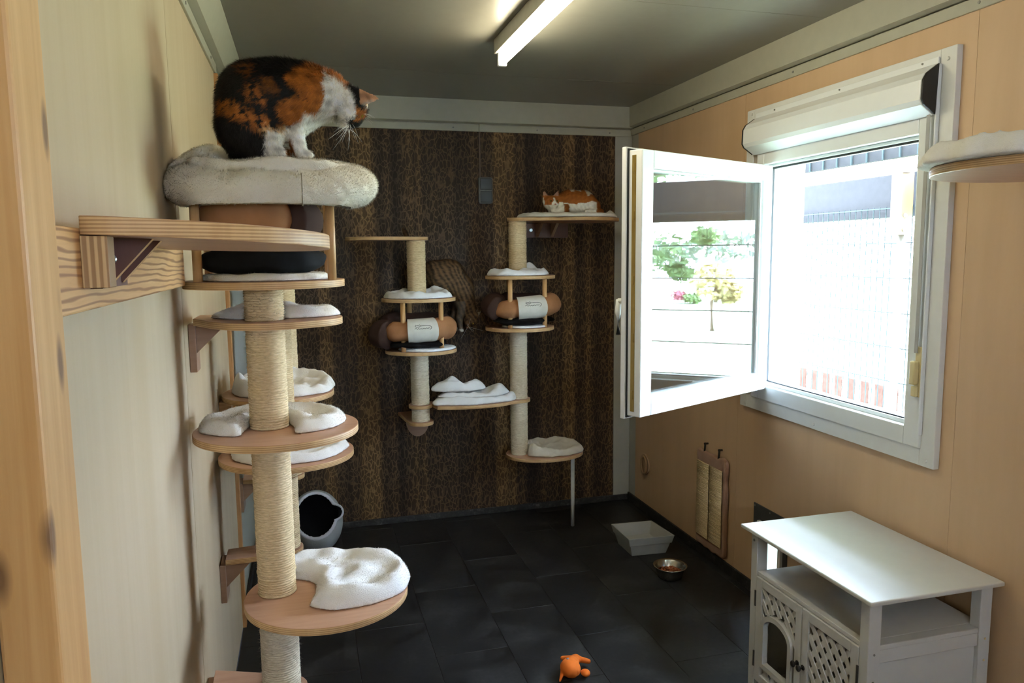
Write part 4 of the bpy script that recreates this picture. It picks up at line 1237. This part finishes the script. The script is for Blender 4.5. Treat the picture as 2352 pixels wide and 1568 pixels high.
def door(y0, y1, z0, z1, arch=None, hinge_y=None):
    fx0, fx1 = cx0 - .001, cx0 + .016
    st = .030
    d = obj('door', MB().box(fx0, fx1, y0, y0 + st, z0, z1).box(fx0, fx1, y1 - st, y1, z0, z1).box(fx0, fx1, y0 + st, y1 - st, z1 - st, z1).box(fx0, fx1, y0 + st, y1 - st, z0, z0 + st), M['white_paint'], cb, bevel=.002)
    rect = (y0 + st - .002, y1 - st + .002, z0 + st - .002, z1 - st + .002)
    def inarch(y, z):
        if arch is None: return False
        ya, yb, za, zs, zt = arch
        if not (ya - .006 < y < yb + .006) or z < za - .004: return False
        if z < zs: return True
        c = (ya + yb) / 2
        return ((y - c) / ((yb - ya) / 2 + .004)) ** 2 + ((z - zs) / (zt - zs + .004)) ** 2 < 1
    W = .0165
    for layer, sl in ((0, 1), (1, -1)):
        for k in np.arange(-1.2, 1.2, .052):
            # line z = sl * y * 1.25 + c  (slats steeper than 45 degrees)
            cy = (y0 + y1) / 2; czc = (z0 + z1) / 2
            m_ = 1.25
            p = (cy - .6, czc + k + sl * m_ * -.6); q = (cy + .6, czc + k + sl * m_ * .6)
            s = clip_seg(p, q, rect)
            if s is None: continue
            (ya, za), (yb, zb) = s
            n = 60; run = []; runs = []
            for i in range(n + 1):
                yy = ya + (yb - ya) * i / n; zz = za + (zb - za) * i / n
                if inarch(yy, zz):
                    if len(run) > 2: runs.append(run)
                    run = []
                else: run.append((yy, zz))
            if len(run) > 2: runs.append(run)
            for r in runs:
                (ya, za), (yb, zb) = r[0], r[-1]
                L = math.hypot(yb - ya, zb - za)
                if L < .012: continue
                ny, nz = -(zb - za) / L * W / 2, (yb - ya) / L * W / 2
                xa = cx0 + .003 + .0042 * layer
                obj('slat', MB().extrude([(xa, ya - ny, za - nz), (xa, yb - ny, zb - nz), (xa, yb + ny, zb + nz), (xa, ya + ny, za + nz)], (.004, 0, 0)), M['white_paint'], d)
    if arch:
        ya, yb, za, zs, zt = arch
        c = (ya + yb) / 2; w2 = (yb - ya) / 2; t = .017
        path = [(ya, za)] + [(ya, zs)] + [(c - w2 * math.cos(a), zs + (zt - zs) * math.sin(a)) for a in np.linspace(.05, PI - .05, 22)] + [(yb, zs), (yb, za)]
        inner = [(ya + t, za)] + [(ya + t, zs)] + [(c - (w2 - t) * math.cos(a), zs + (zt - zs - t) * math.sin(a)) for a in np.linspace(.05, PI - .05, 22)] + [(yb - t, zs), (yb - t, za)]
        m = MB()
        for i in range(len(path) - 1):
            m.extrude([(cx0 - .006, *path[i]), (cx0 - .006, *path[i + 1]), (cx0 - .006, *inner[i + 1]), (cx0 - .006, *inner[i])], (.02, 0, 0))
        m.box(cx0 - .006, cx0 + .014, ya, yb, za - .017, za)
        obj('arch_frame', m, M['white_paint'], d)
    return d
dA = door(1.8765, 2.1175, .053, .422, (1.918, 2.082, .135, .262, .322))
dB = door(1.6325, 1.8745, .053, .422)
for d, y in ((dA, 1.889), (dB, 1.862)):
    kb = obj('knob', MB().cyl((cx0 - .001, y, .235), (cx0 - .014, y, .235), .005, .004, 10).ball((cx0 - .018, y, .235), .0095, 12, 8, sc=(.7, 1, 1.15)), M['knob'], d, label='black iron knob')
    obj('knob_plate', MB().cyl((cx0 - .0012, y, .235), (cx0 - .0032, y, .235), .009, .008, 8), M['knob'], kb)
for d, y in ((dA, 2.1165), (dB, 1.629)):
    for z in (.315, .10): obj('hinge', MB().box(cx0 - .004, cx0 - .0005, y, y + .006, z, z + .055), M['hinge'], d)

# ================================================================== THINGS ON THE FLOOR
tr = root('litter_tray', (1.61, 3.39, 0), 'pale grey square plastic tray on the dark floor', 'tray')
def frust(z0, z1, a, b):
    p = [(x, y, z0) for x, y in a] + [(x, y, z1) for x, y in b]
    return p
tb_ = [(1.53, 3.315), (1.712, 3.305), (1.70, 3.475), (1.53, 3.485)]
cxy = np.mean(tb_, 0)
def scl(k, dz=0): return [tuple(cxy + (np.array(p) - cxy) * k) for p in tb_]
m = MB()
rings_ = [(0.0, scl(1.0)), (.058, scl(1.17)), (.058, scl(1.23)), (.10, scl(1.34)), (.10, scl(1.28)), (.05, scl(1.10)), (.012, scl(.95))]
vs_ = [(x, y, z) for z, r in rings_ for x, y in r]
fs = [(i * 4 + k_, i * 4 + (k_ + 1) % 4, (i + 1) * 4 + (k_ + 1) % 4, (i + 1) * 4 + k_) for i in range(len(rings_) - 1) for k_ in range(4)]
fs += [(3, 2, 1, 0), tuple(4 * (len(rings_) - 1) + k_ for k_ in range(4))]
m.raw(vs_, fs, smooth=False)
obj('body', m, M['tray'], tr, bevel=.006, segs=3)
obj('water', MB().prism(scl(1.06), .036, .037, smooth=False), M['tray'], tr, label='shallow pale filling')

bw = obj('food_bowl', MB().lathe([(.052, 0), (.056, .003), (.060, .02), (.068, .046), (.078, .055), (.080, .0565), (.078, .0585), (.066, .052), (.058, .02), (.05, .008), (.002, .007)], (1.60, 3.045), 48), M['stainless'], label='stainless steel bowl with orange kibble beside the grey tray', cat='bowl')
rk = np.random.default_rng(12); m = MB()
for i in range(150):
    a = rk.random() * 6.283; r = .052 * rk.random() ** .5
    m.ball((1.60 + r * math.cos(a), 3.045 + r * math.sin(a), .014 + .016 * rk.random() + .012 * (1 - r / .05)), .0062, 6, 4, sc=(1, 1, .7))
obj('kibble', m, M['kibble'], label='heap of orange brown kibble in the steel bowl', cat='cat food', kind='stuff')

# orange plush fish
def toyf(X, Y, Z):
    d = ellip(X, Y, Z, (.868, 2.392, .031), (.036, .044, .030))
    d = smin(d, cone(X, Y, Z, (.885, 2.42, .03), .024, (.91, 2.452, .026), .015), .012)
    d = smin(d, cone(X, Y, Z, (.912, 2.455, .026), .012, (.868, 2.478, .022), .008), .008)
    d = smin(d, cone(X, Y, Z, (.912, 2.455, .026), .012, (.952, 2.43, .022), .009), .008)
    d = smin(d, ellip(X, Y, Z, (.918, 2.372, .016), (.017, .02, .011)), .004)
    d = smin(d, cone(X, Y, Z, (.838, 2.39, .022), .008, (.818, 2.362, .008), .004), .006)
    mouth = np.abs((X - .884) - .25 * (Y - 2.37))
    d = d + .0022 * np.exp(-(mouth / .0022) ** 2) * (Y < 2.40)
    return np.maximum(d, .0006 - Z)
V, F = nets(toyf, (.80, 2.33, 0), (.97, 2.50, .075), .0026, 2)
ty = obj('fish_toy', MB().raw(V, F), M['orange'], label='small orange plush fish toy lying on the floor', cat='toy')
obj('eye', MB().ball((.862, 2.405, .0605), .004, 10, 6, sc=(1.3, 1, .5)), plain('grey_bead', (.2, .2, .26), .2), ty)

# felt cat cave
def cavef(X, Y, Z):
    cx, cy = .012, 3.93
    o_ = ellip(X, Y, Z, (cx, cy, .125), (.138, .15, .165))
    for s in (-1, 1):
        o_ = smin(o_, np.sqrt((X - cx - s * .098) ** 2 + (Y - cy + .075) ** 2 + (Z - .195) ** 2) - .045, .010)
    i_ = o_ + .011
    cut = -((Y - cy) * -.835 + Z * .55 - .168)
    sh_ = np.maximum(np.maximum(o_, -i_), -cut * 1.0)
    return np.maximum(sh_, .001 - Z)
V, F = nets(cavef, (-.15, 3.76, 0), (.18, 4.10, .31), .0045, 2)
cx, cy = .012, 3.93
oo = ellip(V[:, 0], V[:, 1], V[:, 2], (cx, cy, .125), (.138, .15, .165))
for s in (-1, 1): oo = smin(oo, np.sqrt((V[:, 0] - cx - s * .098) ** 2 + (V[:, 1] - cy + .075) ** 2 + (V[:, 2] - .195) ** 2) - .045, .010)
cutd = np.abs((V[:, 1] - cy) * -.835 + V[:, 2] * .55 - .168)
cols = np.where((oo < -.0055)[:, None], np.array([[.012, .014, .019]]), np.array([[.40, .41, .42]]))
cols = np.where((cutd < .005)[:, None], np.array([[.55, .56, .62]]), cols)
V[:, 2] = np.maximum(V[:, 2], .0008)
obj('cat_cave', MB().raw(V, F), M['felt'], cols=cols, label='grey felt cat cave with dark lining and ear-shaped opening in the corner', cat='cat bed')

# ================================================================== CATS
W_ = np.array
BLACK, ORANGE, WHITE, CREAM = W_([.007, .0062, .0065]), W_([.44, .14, .022]), W_([.90, .87, .80]), W_([.58, .36, .16])

# ---------- calico cat sitting in the donut bed (local millimetres: x right, y away, z up)
OX, OY, OZ = -.085, 1.915, 1.740
def mm(px, y, py): return (OX + (px - 600) * .001, OY + y * .001, OZ + (360 - py) * .001)
def calf(X, Y, Z):
    d = None
    def add(dd, k=.02):
        nonlocal d
        d = dd if d is None else smin(d, dd, k)
    add(cone(X, Y, Z, mm(574, 0, 285), .072, mm(592, 0, 222), .078))
    add(cone(X, Y, Z, mm(592, 0, 222), .078, mm(650, 0, 212), .076), .03)
    add(cone(X, Y, Z, mm(650, 0, 212), .074, mm(706, 0, 208), .067), .03)
    add(cone(X, Y, Z, mm(706, 0, 210), .066, mm(752, 0, 208), .050), .03)
    add(ellip(X, Y, Z, mm(640, 0, 265), (.075, .062, .062)), .03)
    add(cone(X, Y, Z, mm(752, 0, 208), .048, mm(795, 0, 214), .038), .025)
    # head, brow, cheeks, muzzle, chin
    add(ellip(X, Y, Z, mm(817, 0, 233), (.033, .040, .036)), .012)
    add(cone(X, Y, Z, mm(826, 0, 232), .026, mm(818, 0, 262), .019), .012)
    for s in (-1, 1):
        add(ellip(X, Y, Z, mm(804, s * 24, 250), (.020, .016, .024)), .012)
        add(ellip(X, Y, Z, mm(806, s * 7, 272), (.011, .010, .011)), .006)
    add(ellip(X, Y, Z, mm(796, 0, 271), (.012, .011, .010)), .008)
    # shoulders and forelegs
    for s, dx in ((-1, 0), (1, -18)):
        add(cone(X, Y, Z, mm(704 + dx * .3, s * 34, 218), .046, mm(675 + dx, s * 44, 272), .029), .02)
        add(cone(X, Y, Z, mm(676 + dx, s * 42, 272), .027, mm(685 + dx, s * 34, 330), .0165), .012)
        add(cone(X, Y, Z, mm(685 + dx, s * 34, 330), .016, mm(692 + dx, s * 34, 352), .015), .01)
        add(ellip(X, Y, Z, mm(699 + dx, s * 35, 353), (.021, .016, .011)), .008)
        # thigh, hock, foot
        add(ellip(X, Y, Z, mm(580, s * 46, 296), (.070, .034, .064)), .02)
        add(cone(X, Y, Z, mm(622, s * 52, 322), .030, mm(628, s * 56, 348), .018), .015)
        add(cone(X, Y, Z, mm(590, s * 56, 353), .015, mm(648, s * 56, 354), .013), .01)
    # ears
    add(earf(X, Y, Z, mm(826, -25, 213), mm(880, -38, 217), (0, -.25, 1), .023, .32), .005)
    add(earf(X, Y, Z, mm(828, 25, 208), mm(862, 44, 214), (0, .25, 1), .020, .32), .005)
    # tail curled round the feet
    tp = [mm(540, 30, 343), mm(545, 60, 350), mm(575, 84, 352), mm(620, 92, 352)]
    for a, b, r0, r1 in zip(tp[:-1], tp[1:], (.016, .0145, .013), (.0145, .013, .010)):
        add(cone(X, Y, Z, a, r0, b, r1), .008)
    return d
V, F = nets(calf, (-.21, 1.80, 1.72), (.20, 2.03, 1.985), .0034, 2)
def paint(V, seed=3, warp=5.0, jit=0):
    px = 600 + (V[:, 0] - OX) * 1000; py = 360 - (V[:, 2] - OZ) * 1000
    n1 = wob(V[:, 0], V[:, 1], V[:, 2], 150, seed); n2 = wob(V[:, 0], V[:, 1], V[:, 2], 150, seed + 1)
    rj = np.random.default_rng(100 + jit)
    fine = wob(V[:, 0], V[:, 1], V[:, 2], 500, 50 + jit) * 2.5
    qx, qy = px + n1 * warp + fine + rj.normal(size=len(px)) * 2.5, py + n2 * warp - fine + rj.normal(size=len(px)) * 4.5
    nf = wob(V[:, 0], V[:, 1], V[:, 2], 420, seed + 2)
    C = np.tile(BLACK, (len(V), 1))
    def fill(poly, c, mixn=0.0):
        k = in_poly(qx, qy, poly)
        if mixn: k &= nf > mixn
        C[k] = c
    O2 = ORANGE * .8
    fill([(505, 232), (540, 240), (575, 262), (625, 280), (655, 292), (662, 318), (630, 312), (590, 298), (545, 280), (512, 262)], O2, -.5)
    fill([(600, 300), (655, 290), (662, 316), (620, 312)], CREAM, -.3)
    fill([(572, 205), (600, 203), (620, 228), (618, 250), (590, 246), (574, 228)], O2, -.3)
    fill([(545, 155), (590, 150), (605, 178), (570, 185)], ORANGE * .35, -.1)
    fill([(606, 190), (640, 196), (650, 222), (618, 214)], ORANGE * .4, .0)
    fill([(668, 170), (700, 160), (722, 132), (770, 138), (806, 164), (832, 196), (812, 202), (770, 180), (752, 178), (752, 230), (735, 262), (700, 282), (665, 292), (655, 262), (672, 240), (690, 215), (668, 200)], ORANGE)
    fill([(640, 245), (668, 238), (690, 250), (706, 270), (690, 292), (662, 290), (648, 270)], ORANGE * .9)
    fill([(665, 228), (712, 222), (712, 232), (668, 240)], BLACK, .1)
    fill([(752, 158), (772, 172), (806, 200), (818, 226), (812, 262), (800, 290), (780, 284), (770, 262), (738, 268), (705, 290), (704, 300), (712, 370), (640, 370), (655, 300), (682, 286), (722, 272), (742, 250), (750, 225), (748, 190)], WHITE)
    fill([(618, 310), (655, 305), (664, 365), (612, 365), (612, 330)], WHITE)
    fill([(655, 325), (672, 322), (680, 366), (655, 366)], ORANGE * .55)
    fill([(804, 176), (836, 190), (842, 206), (824, 208), (806, 204)], BLACK)
    fill([(818, 216), (852, 218), (850, 244), (814, 246)], BLACK)
    fill([(814, 246), (850, 244), (846, 258), (828, 262), (812, 262)], ORANGE)
    fill([(800, 262), (826, 260), (830, 275), (815, 292), (800, 288)], BLACK)
    und = (qx > 700) & (qx < 800) & (qy > 262); C[und] = WHITE
    ear = (px > 832) & (py < 232)
    C[ear] = W_([.62, .33, .18])
    fill([(845, 219), (880, 219), (880, 235), (838, 232)], W_([.55, .48, .40]))
    # the coat behind the camera side follows the same print; the underside of the throat is white
    return np.clip(C * (1 + .14 * nf[:, None]), 0, 1)
cols = sum(paint(V, jit=q) for q in range(4)) / 4
stk = wob(V[:, 0] * .5, V[:, 1], V[:, 2] * .7, 380, 77)[:, None]
cols = np.clip(cols * (1 + .22 * stk), 0, 1)
cat1 = root('cat', (OX, OY, OZ), 'calico cat sitting in the donut bed looking down to the floor', 'cat')
obj('body', MB().raw(V, F), M['skin_fur'], cat1, cols=cols)
def lie(P, N):
    px = 600 + (P[:, 0] - OX) * 1000; py = 360 - (P[:, 2] - OZ) * 1000
    d = np.zeros_like(P)
    d[:, 0] = np.where(px > 770, -.3, -.9); d[:, 2] = np.where(px > 770, .5, -.75)
    low = py > 290
    d[low, 0] = -.1; d[low, 2] = -1
    return d
def hlen(P):
    px = 600 + (P[:, 0] - OX) * 1000; py = 360 - (P[:, 2] - OZ) * 1000
    L = np.full(len(P), .013)
    L[px > 795] = .0065; L[(px > 832) & (py < 235)] = .0025
    L[(px > 655) & (py > 285)] = .006
    L[(px > 800) & (py > 255)] = .003
    return L
m, c, n = fur(V, F, 90000, hlen, .00075, lie, cols, lift=.34, rng=np.random.default_rng(8), colvar=.22, jit=.30)
obj('fur', m, M['fur'], cat1, cols=c, norms=n, kind='stuff')
for s in (-1, 1):
    e_ = obj('eye', MB().ball(mm(836, s * 19, 254), .0055, 12, 8), M['eye'], cat1)
obj('nose', MB().ball(mm(813, 0, 281), .0042, 10, 6), M['nose_d'], cat1)
rw = np.random.default_rng(4); m = MB()
for i in range(22):
    s = -1 if i % 3 else 1
    b = W_(mm(806 + rw.normal() * 3, s * 15, 272 + rw.normal() * 3))
    dr = W_([rw.normal() * .5 - .15, s * (.5 + .3 * rw.random()), -.9 + .5 * rw.random()]); dr /= np.linalg.norm(dr)
    L = .03 + .03 * rw.random(); sag = W_([-.25 * rw.random(), 0, -.2])
    m.sweep([b + dr * L * t + sag * L * t * t for t in np.linspace(0, 1, 6)], [.00045, .0004, .0004, .0003, .00025, .0001], 4)
for i in range(6):
    b = W_(mm(838, -18 if i % 2 else 15, 250)); dr = W_([.8, rw.normal() * .4, .1 + rw.normal() * .3]); L = .02 + .02 * rw.random()
    m.sweep([b + dr * L * t + W_([0, 0, -.4]) * L * t * t for t in np.linspace(0, 1, 5)], [.0004, .00035, .0003, .0002, .0001], 4)
obj('whiskers', m, M['whisker'], cat1)

# ---------- ginger and white cat lying on the top shelf
GX, GY, GZ = 1.38, 3.86, 1.7185
def gg(x, y, z): return (GX + x * .001, GY + y * .001, GZ + z * .001)
def ginf(X, Y, Z):
    d = None
    def add(dd, k=.02):
        nonlocal d
        d = dd if d is None else smin(d, dd, k)
    add(cone(X, Y, Z, gg(-45, -8, 52), .048, gg(20, 0, 64), .060))
    add(cone(X, Y, Z, gg(20, 0, 64), .062, gg(95, 0, 62), .062), .02)
    add(cone(X, Y, Z, gg(95, 0, 62), .058, gg(150, 0, 42), .040), .02)
    add(ellip(X, Y, Z, gg(100, -45, 42), (.062, .030, .042)), .02)
    add(cone(X, Y, Z, gg(90, -62, 14), .013, gg(165, -50, 13), .012), .01)
    # folded forelegs
    for s in (-1, 1):
        add(cone(X, Y, Z, gg(-30, -30 + s * 20, 26), .024, gg(-95, -42 + s * 20, 15), .015), .015)
    # head turned to the camera
    add(cone(X, Y, Z, gg(-60, -12, 55), .042, gg(-102, -32, 58), .036), .02)
    add(ellip(X, Y, Z, gg(-106, -44, 58), (.040, .034, .034)), .012)
    add(ellip(X, Y, Z, gg(-100, -64, 50), (.026, .018, .020)), .012)
    for s in (-1, 1):
        add(ellip(X, Y, Z, gg(-94 + s * 7, -78, 42), (.0105, .009, .009)), .006)
    add(ellip(X, Y, Z, gg(-94, -74, 33), (.010, .009, .008)), .006)
    add(earf(X, Y, Z, gg(-130, -38, 82), gg(-146, -40, 122), (1, -.2, 0), .020, .35), .005)
    add(earf(X, Y, Z, gg(-76, -38, 84), gg(-58, -40, 124), (1, .2, 0), .020, .35), .005)
    # tail along the body
    tp = [gg(170, 0, 18), gg(185, -30, 13), gg(150, -68, 12), gg(80, -86, 11)]
    for a, b in zip(tp[:-1], tp[1:]): add(cone(X, Y, Z, a, .013, b, .012), .008)
    return np.maximum(d, GZ + .0006 - Z)
V, F = nets(ginf, gg(-165, -105, 0), gg(205, 70, 135), .004, 2)
lx = (V[:, 0] - GX) * 1000; ly = (V[:, 1] - GY) * 1000; lz = (V[:, 2] - GZ) * 1000
n1 = wob(V[:, 0], V[:, 1], V[:, 2], 90, 1) * 7; nf = wob(V[:, 0], V[:, 1], V[:, 2], 300, 3)
GIN = W_([.40, .135, .03])
C = np.tile(GIN, (len(V), 1))
qz, qx = lz + n1, lx + n1
C[(qx > -40) & (qz < 52) & (qx < 40)] = WHITE
C[(qx >= 40) & (qx < 95) & (qz < 58)] = WHITE
C[(qx >= 75) & (qx < 150) & (qz < 62) & (qx > 75 + (qz - 20) * .4)] = WHITE
C[(qx > -50) & (qx < -15) & (qz < 48)] = GIN * .8
C[(lx > 10) & (lx < 70) & (qz > 118)] = WHITE * .9
C[(lx > 95) & (qz > 104)] = WHITE * .8
C[(lx < -55) & (qz < 48)] = WHITE
hd_ = (lx < -62) & (ly < -20)
fx = lx + 98
bl = np.abs(lx + 97 + n1 * .3) < 6 + np.maximum(0, 66 - lz) * .55
C[hd_ & bl & (lz < 82)] = WHITE
C[hd_ & (lz < 47)] = WHITE
C[hd_ & (lx < -112) & (lz > 44) & (lz < 60) & (ly < -40)] = GIN * .9
C[(lx < -143) & (lz < 84)] = WHITE * .9
C[(lx < -62) & (lz > 94)] = W_([.50, .30, .24])
C[(lx > -66) & (lx < -40) & (lz < 60) & (ly < -10)] = WHITE
C = np.clip(C * (1 + .12 * nf[:, None]), 0, 1)
cat2 = root('cat', (GX, GY, GZ), 'ginger and white cat lying on the highest wall shelf', 'cat')
obj('body', MB().raw(V, F), M['skin_fur'], cat2, cols=C)
m, c, n = fur(V, F, 26000, lambda P: np.where(P[:, 0] < GX - .06, .004, .008), .0010, lambda P, N: W_([[.8, 0, -.4]]) + 0 * P, C, lift=.3, rng=np.random.default_rng(2), colvar=.2)
obj('fur', m, M['fur'], cat2, cols=c, norms=n, kind='stuff')
for x, y in ((-115, -75.5), (-81, -71.5)):
    e_ = obj('eye', MB().ball(gg(x, y, 64), .0068, 12, 8, sc=(1.25, .8, .75)), M['eye'], cat2)
    obj('pupil', MB().ball(gg(x, y - 4.2, 64), .0035, 8, 6, sc=(.8, .6, 1.2)), M['pupil'], e_)
obj('nose', MB().ball(gg(-94, -87.5, 47), .0045, 10, 6, sc=(1.3, .7, .8)), M['nose'], cat2)

# ---------- tabby climbing down behind the left wall column
TX0, TZ0, TYC, TS = .683, 1.404, 4.005, .00243
def tt(px, y, py): return (TX0 + (px - 1000) * TS, TYC + y * .001, TZ0 + (630 - py) * TS)
def tabf(X, Y, Z):
    d = None
    def add(dd, k=.02):
        nonlocal d
        d = dd if d is None else smin(d, dd, k)
    add(cone(X, Y, Z, tt(996, 0, 632), .078, tt(1030, 0, 632), .082))
    add(cone(X, Y, Z, tt(1030, 0, 634), .080, tt(1055, 0, 664), .072), .03)
    add(cone(X, Y, Z, tt(1055, 0, 664), .070, tt(1066, 0, 700), .056), .03)
    add(cone(X, Y, Z, tt(1066, 0, 700), .05, tt(1076, -10, 722), .038), .02)
    add(ellip(X, Y, Z, tt(1077, -16, 733), (.040, .040, .036)), .012)
    add(cone(X, Y, Z, tt(1073, -24, 738), .022, tt(1068, -38, 747), .014), .01)
    add(earf(X, Y, Z, tt(1088, -30, 724), tt(1101, -34, 713), (.6, 0, .8), .018, .4), .005)
    add(earf(X, Y, Z, tt(1088, 12, 722), tt(1099, 22, 710), (.6, 0, .8), .018, .4), .005)
    for s, dx in ((-1, 0), (1, -6)):
        add(cone(X, Y, Z, tt(1060 + dx, s * 34, 700), .034, tt(1049 + dx, s * 40, 728), .019), .015)
        add(cone(X, Y, Z, tt(1049 + dx, s * 40, 728), .018, tt(1052 + dx, s * 46, 752), .012), .01)
        add(ellip(X, Y, Z, tt(1053 + dx, s * 46, 755), (.014, .014, .010)), .006)
        # hind legs on the pad
        add(cone(X, Y, Z, tt(1004, s * 44, 634), .050, tt(1012, s * 50, 662), .028), .02)
        add(cone(X, Y, Z, tt(1010, s * 50, 660), .022, tt(996, s * 50, 674), .014), .012)
    tp = [tt(972, 0, 612), tt(955, 5, 585), tt(942, 8, 555), tt(936, 0, 538), tt(931, -10, 531)]
    for a, b, r0, r1 in zip(tp[:-1], tp[1:], (.020, .016, .014, .013), (.016, .014, .013, .009)):
        add(cone(X, Y, Z, a, r0, b, r1), .01)
    return d
V, F = nets(tabf, tt(915, -110, 765), tt(1110, 110, 520), .0048, 2)
V[:, 1] = np.minimum(V[:, 1], YB - .002)
n1 = wob(V[:, 0], V[:, 1], V[:, 2], 60, 5); st = np.sin((V[:, 0] * 1.2 + V[:, 2] * .6) * 190 + n1 * 1.6)
nf = wob(V[:, 0], V[:, 1], V[:, 2], 330, 6)
pxx = 1000 + (V[:, 0] - TX0) / TS; pyy = 630 - (V[:, 2] - TZ0) / TS
A_, B_ = W_([.20, .115, .055]), W_([.040, .026, .017])
f_ = np.clip(.5 + .4 * st + .25 * nf, 0, 1)[:, None]
C = A_ * f_ + B_ * (1 - f_)
dk = ((pxx < 990) | (pyy - 590 < 4 + .9 * np.maximum(pxx - 1040, 0)))[:, None]
C = np.where(dk, C * .5, C)
C = np.where((pyy > 690)[:, None] & (pxx < 1062)[:, None], C * .6 + W_([.06, .06, .055]), C)
C = np.where((pyy > 752)[:, None] & (pxx < 1062)[:, None], W_([.5, .47, .42]), C)
C = np.where((pxx > 1092)[:, None], W_([.30, .25, .20]), C)
cat3 = root('cat', tt(1000, 0, 675), 'dark tabby cat climbing down behind the left wall column', 'cat')
obj('body', MB().raw(V, F), M['skin_fur'], cat3, cols=np.clip(C, 0, 1))
m, c, n = fur(V, F, 24000, .008, .0011, lambda P, N: W_([[-.5, 0, .7]]) + 0 * P, np.clip(C, 0, 1), lift=.3, rng=np.random.default_rng(6), colvar=.25)
obj('fur', m, M['fur'], cat3, cols=c, norms=n, kind='stuff')
obj('eye', MB().ball(tt(1079, -54, 740), .005, 10, 6), M['eye'], cat3)
obj('nose', MB().ball(tt(1066, -48, 749), .004, 8, 6), M['nose'], cat3)
m = MB(); rw = np.random.default_rng(14)
for i in range(8):
    b = W_(tt(1068, -46, 747)); dr = W_([rw.normal() * .6, -.5, -.1 + rw.normal() * .4])
    m.sweep([b + dr * .05 * t for t in np.linspace(0, 1, 4)], [.0006, .0005, .0004, .0002], 4)
obj('whiskers', m, M['whisker'], cat3)
